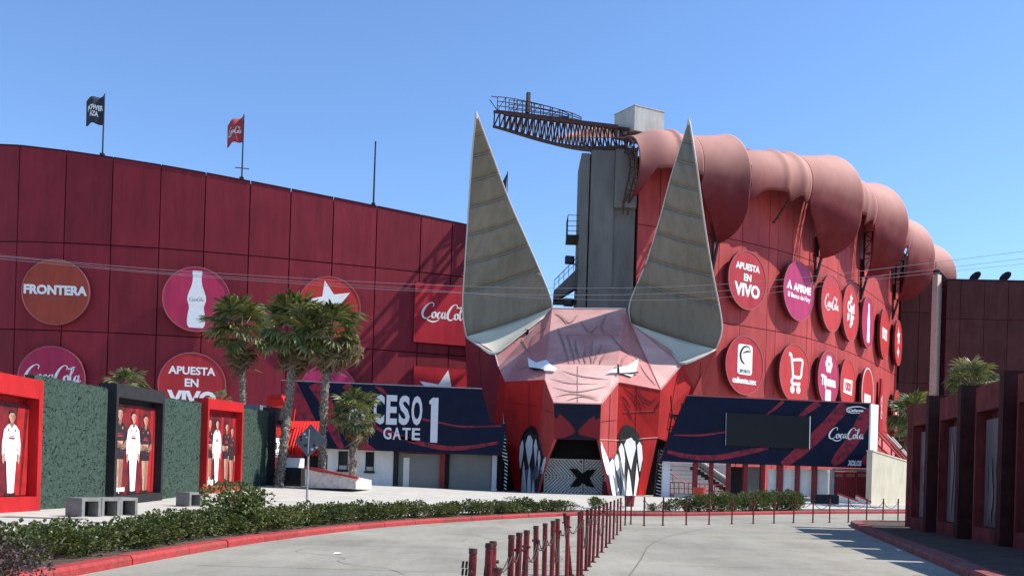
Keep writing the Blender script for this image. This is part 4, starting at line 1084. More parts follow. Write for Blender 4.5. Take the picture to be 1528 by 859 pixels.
# eyes
def front(poly, Y, d0, d1, name, m_, parent, mb=None):
    P = [at(x, y, Y) for x, y in poly]
    o = Vector((0, Y, 0))
    b = (mb or MB()).prism([(p.x, p.z) for p in P], o, Vector((1, 0, 0)), Z3, Vector((0, -1, 0)), d0, d1)
    return None if mb else b.build(name, X[m_] if isinstance(m_, str) else m_, parent)
paint([(905, 558.5), (921, 550), (935.5, 547), (951, 537.5), (948, 556), (941, 563.7), (924, 558)], surf, .16, 'eye', 'white')
paint([(788.4, 535.7), (801.5, 543), (816.3, 538.5), (820, 545), (832, 552.5), (829, 556), (813.5, 555), (797.7, 553), (789.4, 550.5)], surf, .16, 'eye', 'white')
paint([(922, 559), (951, 556.5), (951.5, 558.5), (941, 560.5)], surf, .2, 'eyelid', 'black')
paint([(920, 546), (922.5, 546), (923, 560), (920.8, 560)], surf, .2, 'eyelid', 'black', step=.8)
paint([(789, 550), (813, 553.5), (813, 556), (797, 555)], surf, .2, 'eyelid', 'black')
# painted wrinkle lines on the forehead, bridge and cheek
fo = plane(('A', 'B', 'ER')); brg = plane(('QL', 'QR', 'NR')); fr = plane(('SR', 'CR', 'NR')); fl2 = plane(('A', 'CL', 'NL')); ck = PR[2]
X['wrinkle'] = mat('wrinkle_line_paint', (.30, .165, .15), .8, .2, 2)
X['wrinkle_r'] = mat('wrinkle_line_dark_red', (.14, .008, .012), .7, .2, 2)
def wrinkle(pl, pts, wd=.16, m_='wrinkle'):
    P = [surf(x, y, .05) or on_plane(x, y, pl[0] + pl[1] * .05, pl[1]) for x, y in spline2(pts)]
    rows = []
    for i, p in enumerate(P):
        q = (P[min(i + 1, len(P) - 1)] - P[max(i - 1, 0)]).normalized(); sd = q.cross(pl[1]).normalized() * wd / 2 * (math.sin(math.pi * (i + .4) / (len(P) - .2)) * .8 + .2)
        rows.append([p + sd, p - sd])
    MB().grid(rows).build('painted_wrinkle', X[m_], hd, fix=False)
def spline2(pts): return [(p.x, p.y) for p in spline([(x, y, 0) for x, y in pts], 5)]
for pts in ([(835, 470), (850, 482), (862, 470)], [(846, 500), (852, 520), (858, 542)], [(858, 505), (860, 522), (866, 542)], [(873, 520), (872, 532), (874, 543)], [(884, 510), (882, 530), (883, 543)],
            [(898, 515), (892, 528), (886, 542)], [(903, 528), (898, 536), (895, 544)], [(832, 490), (840, 512), (850, 543)], [(828, 468), (838, 474), (846, 484)], [(866, 480), (880, 496), (892, 486)], [(905, 470), (898, 486), (902, 500)]):
    wrinkle(fo, pts, .18)
for pts in ([(822, 565), (850, 572), (892, 573)], [(826, 578), (860, 585), (905, 577)], [(830, 592), (855, 588), (893, 594)], [(838, 553), (870, 562), (908, 566)], [(845, 598), (870, 592), (894, 598)]): wrinkle(brg, pts, .13)
for pts in ([(912, 501), (930, 522), (944, 532)], [(926, 548), (930, 535), (936, 530)], [(955, 545), (965, 560), (978, 575)], [(945, 530), (952, 536), (960, 538)]): wrinkle(fr, pts, .18)
for pts in ([(790, 520), (800, 500), (814, 490)], [(800, 552), (785, 548), (775, 552)]): wrinkle(fl2, pts, .18)
for pts in ([(930, 578), (945, 592), (952, 604), (958, 618)], [(946, 578), (953, 590), (961, 608)], [(951, 580), (960, 594), (972, 600), (980, 592)], [(929, 601), (938, 616), (944, 630)], [(975, 614), (981, 606), (984, 596)], [(925, 590), (932, 596), (940, 608)]): wrinkle(ck, pts, .17, 'wrinkle_r')

# sheet joints across the cladding
def joint(pts, wd=.045, m_='wrinkle_r'):
    P = [surf(x, y, .03) for x, y in [(pts[0][0] + (pts[1][0] - pts[0][0]) * k / 12, pts[0][1] + (pts[1][1] - pts[0][1]) * k / 12) for k in range(13)]]
    P = [p for p in P if p is not None]
    if len(P) > 3: MB().grid([[p + Vector((-wd / 2, -.01, wd / 3)), p + Vector((wd / 2, -.01, -wd / 3))] for p in P]).build('sheet_joint', X[m_], hd, fix=False)
for a_ in (((910, 588), (907, 680)), ((950, 577), (947, 655)), ((930, 615), (980, 612)), ((897, 628), (919, 626)), ((790, 572), (789, 652)), ((757, 600), (802, 606)), ((812, 612), (826, 616)), ((958, 660), (951, 742)), ((1010, 560), (995, 640)), ((1045, 540), (1040, 640)), ((715, 520), (722, 630))): joint(a_)
for a_ in (((830, 500), (925, 500)), ((948, 505), (975, 560)), ((862, 546), (862, 601)), ((780, 505), (800, 545))): joint(a_, .04, 'wrinkle')
# ears
def ear(Lp, Rp, front_rim, dep=.075, Y0=78.0, lean=-7.0, yaw=0.0):
    Ls, Rs = spline2(Lp), spline2(Rp)
    def along(P, t):
        d = [0]
        for a, b in zip(P, P[1:]): d.append(d[-1] + math.hypot(b[0] - a[0], b[1] - a[1]))
        q = t * d[-1]
        for i in range(len(P) - 1):
            if d[i + 1] >= q - 1e-9:
                f = (q - d[i]) / max(1e-9, d[i + 1] - d[i]); return (P[i][0] + (P[i + 1][0] - P[i][0]) * f, P[i][1] + (P[i + 1][1] - P[i][1]) * f)
        return P[-1]
    NU = 14
    def row(t):
        l, r = along(Ls, t), along(Rs, t)
        Yr = Y0 + lean * (1 - t) ** 1.5
        a, b = at(*l, Yr), at(*r, Yr - yaw * min(1, 6 * t)); wd = (b - a).length
        return [a.lerp(b, k / NU) + Vector((0, dep * wd * (1 - (2 * k / NU - 1) ** 2), 0)) for k in range(NU + 1)]
    ts = [0.004, .095, .19, .30, .42, .545, .675, .80, 1.0]
    for t0, t1 in zip(ts, ts[1:]):
        n = 5; rows = [row(t0 + .004 + (t1 - t0 - .008) * i / n) for i in range(n + 1)]
        o = MB().grid(rows).build('ear_panel', X['ear'], hd, smooth=True, fix=False)
        md = o.modifiers.new('s', 'SOLIDIFY'); md.thickness = .10; md.offset = 0
        sm = [q + Vector((0, -.02, 0)) for q in row(t1)]
        if t1 < 1: MB().tube(sm, .035, 5).build('seam_strip', X['seam'], hd)
    allr = [row(.002 + .998 * i / 30) for i in range(31)]
    o = MB().grid([[q + Vector((0, .22, 0)) for q in r] for r in allr]).build('ear_back', X['ear'], hd, smooth=True, fix=False)
    md = o.modifiers.new('s', 'SOLIDIFY'); md.thickness = .08; md.offset = 0
    MB().tube([r[0] for r in allr], .075, 6).build('ear_rim', X['trim'], hd, smooth=True)
    MB().tube([r[-1] for r in allr], .075, 6).build('ear_rim', X['trim'], hd, smooth=True)
    tp = allr[0][0]; MB().tube([tp + Vector((0, 0, -.3)), tp + Vector((0, 0, .05)), tp + Vector((0, 0, .3))], [.13, .12, .03], 8).build('ear_tip', X['trim'], hd)
    fp = spline([at(*q) for q in front_rim], 8)
    W = allr[-1]; rows = []
    fl_ = [fp[min(len(fp) - 1, int(round(k * (len(fp) - 1) / NU)))] for k in range(NU + 1)]
    for i in range(9):
        f = i / 8
        rows.append([W[k].lerp(fl_[k], f) + Vector((0, .0, -.35 * math.sin(math.pi * f) * math.sin(math.pi * k / NU) ** .7)) for k in range(NU + 1)])
    o = MB().grid(rows).build('ear_floor', X['ear_floor'], hd, smooth=True, fix=False)
    md = o.modifiers.new('s', 'SOLIDIFY'); md.thickness = .12; md.offset = 0
    MB().tube(fl_, .07, 6).build('ear_rim', X['trim'], hd, smooth=True)
ear([(711, 171), (707, 205), (704, 240), (698, 330), (693.5, 400), (690.5, 450), (692, 480), (696, 502)], [(712, 171), (737, 238), (760, 300), (782, 350), (806, 405), (822, 445), (824, 459)],
    [(696, 503, 78), (715, 516, 77), (738, 528, 75.8), (776, 500, 76.6), (814, 471, 78)])
ear([(1028, 181), (1014, 225), (1001, 265), (985, 325), (965, 390), (948, 430), (938.5, 458), (941, 482)], [(1029, 181), (1040, 250), (1050, 325), (1062, 400), (1072, 450), (1077, 480), (1076, 500), (1068, 521)],
    [(941, 484, 78), (975, 508, 77), (1000, 524, 76.2), (1018, 543, 74.6), (1046, 533, 74.6), (1068, 521, 75.4)], yaw=2.6)
# small pennant behind the left ear, posts on the temple
pn = at(756, 292, 83.5)
t_ = thing('pennant', 'tiny dark pennant showing behind the edge of the left ear', 'flag', tuple(pn))
MB().bar(pn + Vector((0, 0, -6)), at(757.5, 256, 83.5), .05).build('pole', X['steel_dark'], t_)
a = at(757, 258, 83.5); MB().slab([a, a + Vector((-.1, 0, -1.9)), a + Vector((-.75, .1, -1.5))], .03).build('cloth', X['flag_k'], t_)
p = at(786, 504, 77.0)
t_ = thing('floodlight', 'small dark spotlight post between the left ear and the forehead', 'floodlight', tuple(p))
MB().bar(p + Vector((0, 0, -.9)), p + Vector((0, 0, .5)), .07).build('post', X['black'], t_); MB().box(p + Vector((0, 0, .55)), (.3, .3, .3)).build('lamp', X['black'], t_)

# ------------------------------------------------------------------ iron gate in the mouth
YG = 71.3
gt = thing('iron_gate', 'black and white striped iron double gate with a black star emblem', 'gate', (at(868, 738, YG).x, YG, zf(0, YG)))
gl, gr = at(812, 700, YG).x, at(904, 700, YG).x
zb_, ztg = zf(0, YG) + .06, at(868, 684.5, YG).z
gm_ = at(871, 700, YG).x; zm = at(868, 712.5, YG).z
for side, (xa, xb) in enumerate(((gl, gm_ - .06), (gm_ + .06, gr))):
    fr_ = MB()
    for z in (zb_, zm, ztg - .12): fr_.box(((xa + xb) / 2, YG, z + .05), (xb - xa, .1, .1))
    for x in (xa + .05, xb - .05): fr_.box((x, YG - .003, (zb_ + ztg) / 2), (.1, .11, ztg - zb_))
    fr_.build('leaf_frame', X['white_off'] if side else X['white_off'], gt)
    MB().box(((xa + xb) / 2, YG + .09, (zb_ + ztg) / 2), (xb - xa, .04, ztg - zb_)).build('backing_sheet', X['black'], gt)
    for z0, z1, dr in ((zb_ + .1, zm - .0, 1 if side == 0 else -1), (zm + .1, ztg - .1, -1 if side == 0 else 1)):
        br = MB(); x0, x1 = xa + .1, xb - .1; k = -(z1 - z0)
        c = x0 - (z1 - z0)
        while c < x1 + (z1 - z0):
            pts = []
            for (x, z) in ((x0, None), (x1, None)):
                z_ = (x - c) if dr > 0 else ((z1 - z0) - (x - c))
                if 0 <= z_ <= z1 - z0: pts.append((x, z0 + z_))
            for z_ in (0, z1 - z0):
                x = c + z_ if dr > 0 else c + (z1 - z0) - z_
                if x0 <= x <= x1: pts.append((x, z0 + z_))
            if len(pts) >= 2 and math.hypot(pts[0][0] - pts[1][0], pts[0][1] - pts[1][1]) > .15:
                br.bar((pts[0][0], YG + .03, pts[0][1]), (pts[1][0], YG + .03, pts[1][1]), .07, 4)
            c += .27
        br.build('diagonal_bars', X['white'], gt)
front([(849, 698.5), (860, 699), (869, 706), (876, 700.8), (890, 700), (879, 713.5), (888, 727), (877, 725), (869.5, 720), (862, 725.5), (850, 726), (861, 713)], YG - .12, 0, .08, 'star_emblem', 'black', gt)
MB().box((gm_, YG - .08, (zb_ + ztg) / 2), (.05, .05, ztg - zb_ - .1)).build('drop_bolt', X['steel'], gt)
ub = thing('utility_box', 'dark red utility cabinet beside the gate under the right jaw', 'cabinet', (at(905, 742, 70.5).x, 70.5, .5))
q = at(905, 735, 69.6); MB().box((q.x, 70.0, .5 + .55), (.55, .5, 1.15)).build('cabinet', X['redpost'], ub); MB().box((q.x, 69.73, .5 + .6), (.46, .04, .95)).build('door', X['redpost'], ub)

# striped legs beside the head
def zebra(poly, Y, label, n):
    c = at(sum(p[0] for p in poly) / len(poly), max(p[1] for p in poly), Y)
    t = thing('striped_post', label, 'post', (c.x, Y, c.z), 'striped posts beside the head')
    front(poly, Y, -.6, 0, 'post', 'black', t)
    ys_ = [p[1] for p in poly]; y0, y1 = min(ys_), max(ys_)
    def span(y):
        xx = [a[0] + (b[0] - a[0]) * (y - a[1]) / (b[1] - a[1]) for a, b in zip(poly, poly[1:] + poly[:1]) if (a[1] - y) * (b[1] - y) <= 0 and a[1] != b[1]]
        return min(xx), max(xx)
    for k in range(n):
        y = y0 + 3 + (y1 - y0 - 8) * k / (n - 1); l, r = span(y); w_ = rnd.uniform(1.0, 1.7)
        f0, f1 = rnd.uniform(.05, .25), rnd.uniform(.75, .95)
        front([(l + (r - l) * f0, y), (l + (r - l) * f1, y + 2.6), (l + (r - l) * f1, y + 2.6 + w_), (l + (r - l) * f0, y + w_)], Y, .004, .04, 'stripe', 'white_off', t)
zebra([(745, 633), (754, 634), (759, 680), (756, 737), (751, 737), (752, 690), (747, 680)], 69.4, 'black post with white diagonal stripes left of the head', 19)
zebra([(984, 670), (994, 668), (993, 700), (988, 745), (976, 745), (981, 700)], 69.0, 'black leaning post with white stripes right of the head', 15)
bl = thing('stair_scaffold', 'dark leaning steel stair frame between the head and the right billboard', 'scaffold', tuple(at(990, 745, 69.8)))
sf = MB()
for a, b in (((1003, 618), (980, 745)), ((1016, 622), (990, 700)), ((998, 618), (1018, 620)), ((1000, 636), (1014, 638)), ((992, 662), (1006, 664)), ((1003, 618), (1001, 590)), ((988, 680), (1002, 682)), ((1003, 618), (1014, 638)), ((998, 640), (1004, 664)), ((1017, 601), (1018, 622))):
    sf.bar(at(*a, 69.6), at(*b, 69.6), .06, 5); sf.bar(at(*a, 70.4), at(*b, 70.4), .06, 5)
sf.build('frame', X['steel_dark'], bl)
mb = MB()
for i in range(7):
    f = i / 6; q = at(1000 - 12 * f, 640 + 90 * f, 69.6); mb.box(q + Vector((0.2, .4, 0)), (.7, .8, .06))
mb.build('tread', X['steel_rust'], bl)
q = at(1008, 622, 70); MB().box(q, (.9, .9, .12)).build('platform', X['redpost'], bl)
q = at(1031, 583, 76.8); t_ = thing('pigeon_spike_lamp', 'tiny dark lamp bracket above the right billboard edge', 'lamp', tuple(q)); t_.name = 'lamp_bracket'
mb = MB(); mb.bar(at(1011, 587, 74.6), at(1031, 582, 74.6), .1, 5); mb.bar(at(1031, 590, 74.6), at(1032, 573, 74.6), .06, 5); mb.bar(at(1030, 586, 74.6), at(1030, 592, 77), .08, 5); mb.build('bracket', X['black'], t_)
# ------------------------------------------------------------------ left gate building and billboard
XR = Vector((1, 0, 0)); NF = Vector((0, -1, 0))
YB = 69.0
bb = thing('gate_billboard', 'navy billboard reading ACCESO 1 GATE over the roller doors', 'billboard', tuple(at(600, 667, YB)))
front([(420, 567.5), (719, 580), (733, 631.5), (755, 632.5), (749, 679), (486, 668.5), (420, 664)], YB, -.9, 0, 'board', 'navy', bb)
front([(420, 566.3), (719, 578.8), (719.3, 580.2), (420, 567.8)], YB, -.95, .05, 'top_edge', 'steel', bb)
def onboard(polys, Y, d, name, m_, parent, th=.012):
    for p in polys: front(p, Y, d, d + th, name, m_, parent)
def band(pts, Y, d, name, m_, parent):    # pts (px, py, width px)
    P = [(at(x, y, Y), wd * Y / F_PX) for x, y, wd in pts]
    v2 = stroke2d([(p.x, p.z, wd) for p, wd in P], 6)
    mb = MB(); put2d(mb, v2, Vector((0, Y, 0)), XR, Z3, NF, d); mb.build(name, X[m_], parent, fix=False)
onboard([[(421, 569), (443, 570), (470, 625), (480, 667), (421, 663)], [(533, 653), (540, 655), (562, 671), (526, 669.5)]], YB, .004, 'red_print', 'navy_red', bb)
for pts in ([(470, 571, 22), (487, 600, 18), (497, 640, 14), (510, 669, 8)], [(515, 573, 12), (540, 600, 7), (558, 634, 5), (590, 650, 5), (648, 665.5, 7), (690, 668, 6), (743, 660, 4)], [(560, 576, 2), (570, 582, 6), (580, 592, 2)],
            [(630, 625, 3), (655, 630, 2.5), (690, 636, 2.5), (748, 635, 2)], [(575, 640, 4), (600, 652, 6), (620, 658, 3)]):
    band(pts, YB, .008, 'red_print', 'navy_red', bb)
def lettering(body, px0, px1, py0, py1, Y, d, m_, parent, bold=.02, name='letter', each=True, th=.05):
    ps = [body] if not each else list(body)
    n = len(ps)
    for i, ch in enumerate(ps):
        a, b = px0 + (px1 - px0) * i / n, px0 + (px1 - px0) * (i + (.86 if n > 1 else 1)) / n
        sl_ = (b - px0) * .03
        o = at((a + b) / 2, (py0 + py1) / 2 + (a - px0) * .03, Y)
        v = fit2d(text2d(ch, 1, bold), (b - a) * Y / F_PX, (py1 - py0) * Y / F_PX)
        mb = MB(); put2d(mb, v, Vector((o.x, Y, o.z)), XR, Z3, NF, d + th); mb.build(name, X[m_], parent, fix=False)
lettering('ACCESO', 520, 633, 587.5, 631.5, YB, .01, 'lilac', bb, .035)
lettering('GATE', 572, 629, 637, 655, YB, .01, 'lilac', bb, .025)
front([(646, 593), (654.5, 593.3), (652.5, 660), (642, 659.5), (643.5, 602.5), (640.5, 602.3), (641, 597.5)], YB, .004, .06, 'numeral', 'lilac', bb)

gh = thing('gate_house', 'pale ticket building with two grey roller doors left of the head', 'building', tuple(at(640, 728, 70.5)))
YH = 70.4
def rect(x0, x1, y0, y1, Y, d0, d1, name, m_, parent):
    # straight upright box between photo columns / rows
    a, b = at(x0, (y0 + y1) / 2, Y), at(x1, (y0 + y1) / 2, Y)
    zt_, zb = at((x0 + x1) / 2, y0, Y).z, at((x0 + x1) / 2, y1, Y).z
    return MB().obox(Vector((0, Y, 0)), XR, Z3, NF, a.x, b.x, zb, zt_, d0, d1).build(name, X[m_], parent)
rect(478, 588, 660, 731, YH, -4, 0, 'wall', 'white_off', gh)
rect(588, 742, 660, 672, YH, -4, .02, 'upper_wall', 'charcoal', gh)
rect(586.8, 593, 672, 731, YH, -.5, .06, 'pillar', 'charcoal', gh)
rect(656, 664, 672, 733, YH, -.5, .10, 'pillar', 'redpost', gh)
rect(664.5, 669.5, 676, 733, YH, -.5, .06, 'pillar', 'black', gh)
rect(734, 741, 677, 736, YH, -.5, .08, 'pillar', 'lilac', gh)
rect(593, 742, 671.5, 676.5, YH, -.4, .12, 'lintel', 'redpost', gh)
rect(742, 750, 660, 738, YH, -3, .0, 'end_wall', 'black', gh)
for x0, x1 in ((594, 655.5), (670, 733.5)):
    sd = rect(x0, x1, 676.5, 734, YH, -.5, -.3, 'roller_door', 'shutter', gh)
    a, b = at(x0, 700, YH), at(x1, 700, YH); zt_, zb = at((x0 + x1) / 2, 678, YH).z, at((x0 + x1) / 2, 732, YH).z
    n = 22
    for k in range(n):
        z = zb + (zt_ - zb) * k / n
        MB().obox(Vector((0, YH, 0)), XR, Z3, NF, a.x, b.x, z + .008, z + (zt_ - zb) / n - .012, -.298, -.27).build('slat', X['shutter'], sd)
rect(601, 610, 682, 731, YH, -.26, -.22, 'reflection_strip', 'white_off', gh)  # reflection on the roller door, put in as a pale sheet
for x0, x1, y0, y1 in ((505, 519, 673, 702), (545.5, 558, 674, 704)):
    f_ = rect(x0, x1, y0, y1, YH, -.05, .05, 'window', 'charcoal', gh)
    rect(x0 + 1.2, x1 - 1.2, y0 + 1.5, y1 - 9, YH, .052, .06, 'pane', 'glass', f_)
    rect(x0 - 1.5, x1 + 1, y1 - 1.5, y1 + 1.5, YH, .0, .3, 'sill', 'charcoal', f_)
    rect(x0 + 1.5, x1 - 1.5, y1 - 8, y1 - 2, YH, .052, .12, 'ticket_ledge', 'steel', f_)

# ------------------------------------------------------------------ right billboard and turnstile hall
YR = 67.5
b2 = thing('screen_billboard', 'navy billboard with a blank grey screen and white script right of the head', 'billboard', tuple(at(1140, 690, YR)))
front([(1026, 590), (1299, 602), (1297, 698), (985, 687), (1005, 640)], YR, -.8, 0, 'board', 'navy', b2)
front([(1026, 588.6), (1299, 600.6), (1299, 602.3), (1026, 590.3)], YR, -.9, .05, 'top_edge', 'sign_rim', b2)
for pts in ([(1166, 691, 5), (1180, 684, 14), (1211, 658, 17), (1240, 628, 17), (1262, 604, 19)], [(1242, 692, 8), (1254, 680, 17), (1275.6, 652, 19), (1291, 622, 20), (1293, 608, 6)], [(1288, 692, 12), (1294, 678, 5)],
            [(1188, 627, 3), (1200, 616, 8), (1222, 600, 10)], [(1140, 621, 2), (1155, 610, 4), (1169, 598, 5)], [(996, 673.5, 5), (1030, 681, 7), (1072, 682, 8), (1114, 674, 8), (1147, 668, 3)], [(1006, 648.5, 1.5), (1044, 649, 3), (1084, 644, 2)]):
    band(pts, YR, .008, 'red_print', 'navy_red', b2)
sc_ = front([(1083, 615.5), (1208, 621.5), (1207, 669.5), (1082, 664)], YR, .02, .14, 'screen', 'screen', b2)
band([(1083, 615.5, .8), (1082, 664, .8)], YR, .15, 'screen_edge', 'steel', b2)
band([(1208, 621, 1.3), (1207, 669.5, 1.3)], YR, .15, 'screen_edge', 'white', b2)
def script_px(px0, px1, py, h, Y, d, parent, m_='white', slope=.03):
    v = fit2d(script_logo(), (px1 - px0) * Y / F_PX, h * Y / F_PX); o = at((px0 + px1) / 2, py, Y)
    mb = MB(); mb.add([Vector((o.x + x, Y - d, o.z + y - x * .0)) for x, y in v[0]], v[1]); mb.build('script_lettering', X[m_], parent, fix=False)
script_px(1236, 1289, 648, 21, YR, .03, b2)
o = at(1277, 612, YR); v = merge2d(stroke2d([(1.0, .22, .05), (.3, .38, .1), (-.7, .25, .12), (-.9, -.05, .1), (-.5, -.25, .08), (.4, -.25, .05)], 6), fit2d(text2d('Caliente', 1, .04, .3), 1.5, .3))
mb = MB(); put2d(mb, ([(x * .75, y * .75) for x, y in v[0]], v[1]), Vector((o.x, YR, o.z)), XR, Z3, NF, .03); mb.build('emblem', X['white'], b2, fix=False)
o = at(1275, 690.5, YR); mb = MB(); put2d(mb, fit2d(text2d('XOLOS', 1, .06, .2), 1.05, .42), Vector((o.x, YR, o.z)), XR, Z3, NF, .03); mb.build('lettering', X['lilac'], b2, fix=False)
a, b = at(1299.3, 640, YR - .1), at(1310, 640, YR + .65)
t_ = thing('end_panel', 'bright white narrow end panel at the right edge of the billboard', 'panel', (a.x, a.y, at(1304, 676, YR).z))
zt_, zb = at(1304, 602.5, YR).z, at(1304, 677, YR).z
dd = (b - a); dd.z = 0; dd.normalize(); nn = Vector((dd.y, -dd.x, 0)); MB().obox(Vector((a.x, a.y, 0)), dd, Z3, nn, 0, Vector((b.x - a.x, b.y - a.y, 0)).length, zb, zt_, -.5, 0).build('panel', X['white'], t_)

th_ = thing('turnstile_hall', 'open turnstile hall with dark red posts and white louvres under the right billboard', 'building', tuple(at(1140, 745, 68.5)))
YT = 68.2
rect(988.5, 999, 688, 747, YT, -.4, .1, 'end_post', 'lilac', th_)
rect(985, 1243, 686, 692, YT, -.6, .03, 'header_beam', 'redpost', th_)
rect(1005, 1243, 740, 750, YT, -6.5, .3, 'floor_slab', 'conc_pale', th_)
for x0, x1 in ((1034.5, 1040.5), (1059, 1064), (1084.5, 1090), (1109, 1115), (1135, 1141), (1160, 1168), (1187.5, 1193), (1212.5, 1219)):
    rect(x0, x1, 690, 746, YT, -.4, .08, 'post', 'redpost', th_)
lv = MB()
YL = 68.5
for x0, x1 in ((1146, 1159.5), (1168.5, 1187.5), (1193.5, 1212.5), (1219.5, 1238.5)):
    o_ = rect(x0, x1, 699, 740, YL, -.1, -.05, 'louvre_shutter', 'louvre', th_)
    a, b = at(x0, 715, YL), at(x1, 715, YL); zt_, zb = at(x0, 700, YL).z, at(x0, 740, YL).z
    for k in range(12):
        z = zb + (zt_ - zb) * k / 12
        P = lambda x, y, zz: Vector((x, YL + y, zz))
        MB().hexa([P(a.x + .03, -.03, z), P(b.x - .03, -.03, z), P(b.x - .03, .0, z + .02), P(a.x + .03, .0, z + .02)], [P(a.x + .03, .02, z + .14), P(b.x - .03, .02, z + .14), P(b.x - .03, .05, z + .15), P(a.x + .03, .05, z + .15)]).build('slat', X['louvre'], o_)
rect(1115, 1135, 696, 742, 69.2, -.1, 0, 'dim_panel', 'shutter', th_)
rect(1090, 1109, 696, 742, 69.4, -.1, 0, 'dim_panel', 'charcoal', th_)
sdg = rect(996, 1092, 689, 745, 74.0, -.2, 0, 'back_siding', 'louvre', th_)
a, b = at(996, 700, 74), at(1092, 700, 74); zt_, zb = at(1040, 690, 74).z, at(1040, 744, 74).z
for k in range(9):
    z = zb + (zt_ - zb) * k / 9; MB().obox(Vector((0, 74, 0)), XR, Z3, NF, a.x, b.x, z + .02, z + (zt_ - zb) / 9 - .05, .002, .07).build('siding_board', X['louvre'], sdg)
mb = MB(); A_, B_ = at(1040, 690, 71.5), at(1112, 738, 71.5)
mb.hexa([A_ + Vector((0, 0, -.1)), B_ + Vector((0, 0, -.1)), B_ + Vector((0, 1.2, -.1)), A_ + Vector((0, 1.2, -.1))], [A_ + Vector((0, 0, .2)), B_ + Vector((0, 0, .2)), B_ + Vector((0, 1.2, .2)), A_ + Vector((0, 1.2, .2))]); mb.build('stair_stringer', X['steel'], th_)
mb = MB()
for k in range(14): q = A_.lerp(B_, k / 13) + Vector((-.15, .6, -.45)); mb.box(q, (.35, 1.1, .25))
mb.build('stair_treads', X['charcoal'], th_)
MB().bar(A_ + Vector((0, 0, .35)), B_ + Vector((0, 0, .35)), .06).build('stair_handrail', X['white'], th_)
rl = MB()
for x in (1000, 1006, 1013, 1021, 1027, 1033): rl.bar(at(x, 720, 68.9), at(x, 746, 68.9), .035, 5)
for y in (719, 728, 736): rl.bar(at(999, y, 68.9), at(1034, y + 1, 68.9), .035, 5)
rl.bar(at(999, 704, 68.9), at(1021, 720, 68.9), .035, 5); rl.bar(at(1004, 707, 68.9), at(1004, 722, 68.9), .03, 5)
for x in (1044, 1052, 1066, 1076, 1096, 1103): rl.bar(at(x, 722, 69.5), at(x, 747, 69.5), .035, 5)
for y in (722, 731): rl.bar(at(1041, y, 69.5), at(1109, y + 2, 69.5), .035, 5)
rl.build('turnstile_rails', X['rail'], th_)
# three dark red doors
f_ = rect(1240, 1244, 700, 746, YT, -.3, .1, 'door_frame', 'steel', th_); rect(1244, 1296, 698.5, 703, YT, -.3, .1, 'door_frame', 'steel', th_); rect(1295.5, 1299, 698, 748, YT, -.3, .12, 'corner_post', 'steel', th_)
for i, (x0, x1) in enumerate(((1244.5, 1260), (1261, 1277.5), (1278.5, 1295))):
    d_ = rect(x0, x1, 703.5, 747, YT, -.15, 0, 'door', 'redpost', th_)
    for y0, y1 in ((706, 711), (714, 721), (724, 731), (734, 742)):
        rect(x0 + 2, x1 - 2, y0, y1, YT, .002, .03, 'door_panel', 'sign_rim' if y0 < 712 else 'redpost', d_)
# red bin, planter box, ramp kerbs
q = gnd(1043, 747); t_ = thing('litter_bin', 'round bright red bin standing in front of the turnstile hall', 'bin', tuple(q))
MB().tube([q, q + Z3 * .05, q + Z3 * .85], [.33, .36, .42], 20).build('drum', X['redbin'], t_); MB().tube([q + Z3 * .84, q + Z3 * .92], [.45, .45], 20).build('rim', X['redbin'], t_)
t_ = thing('litter_bin', 'small dark red bin behind the chain posts at the end of the hedge', 'bin', tuple(gnd(939, 758)))
q = gnd(939, 758); MB().tube([q, q + Z3 * .6], [.22, .26], 16).build('drum', X['redpost'], t_); MB().tube([q + Z3 * .59, q + Z3 * .64], [.28, .28], 16).build('rim', X['redpost'], t_)
q0 = gnd(1217, 753); q1 = Vector((ray(1252, 745).x * q0.y, q0.y, q0.z))
t_ = thing('planter_box', 'low dark grey planter box beside the right hedge', 'planter', tuple(q0))
MB().box(((q0.x + q1.x) / 2, q0.y + .5, q0.z + .34), (q1.x - q0.x, 1.0, .68)).build('wall', X['charcoal'], t_); MB().box(((q0.x + q1.x) / 2, q0.y + .5, q0.z + .69), (q1.x - q0.x - .16, .84, .04)).build('soil', X['soil'], t_)
for i, (p0, p1) in enumerate((((1252, 738), (1280, 748)), ((1279, 740), (1300, 750)))):
    a, b = at(*p0, 63.5), at(*p1, 62.5)
    t_ = thing('ramp_parapet', ('left' if i == 0 else 'right') + ' sloping white ramp parapet with pink coping below the dark red doors', 'parapet', (a.x, a.y, .5), 'ramp parapets below the doors')
    MB().hexa([(a.x, a.y, .3), (b.x, b.y, .3), (b.x, b.y + .3, .3), (a.x, a.y + .3, .3)], [a, b, b + Vector((0, .3, 0)), a + Vector((0, .3, 0))]).build('wall', X['white_off'], t_)
    MB().hexa([a + Vector((0, -.05, .01)), b + Vector((0, -.05, .01)), b + Vector((0, .35, .01)), a + Vector((0, .35, .01))], [a + Vector((0, -.05, .12)), b + Vector((0, -.05, .12)), b + Vector((0, .35, .12)), a + Vector((0, .35, .12))]).build('coping', X['head_rose'], t_)
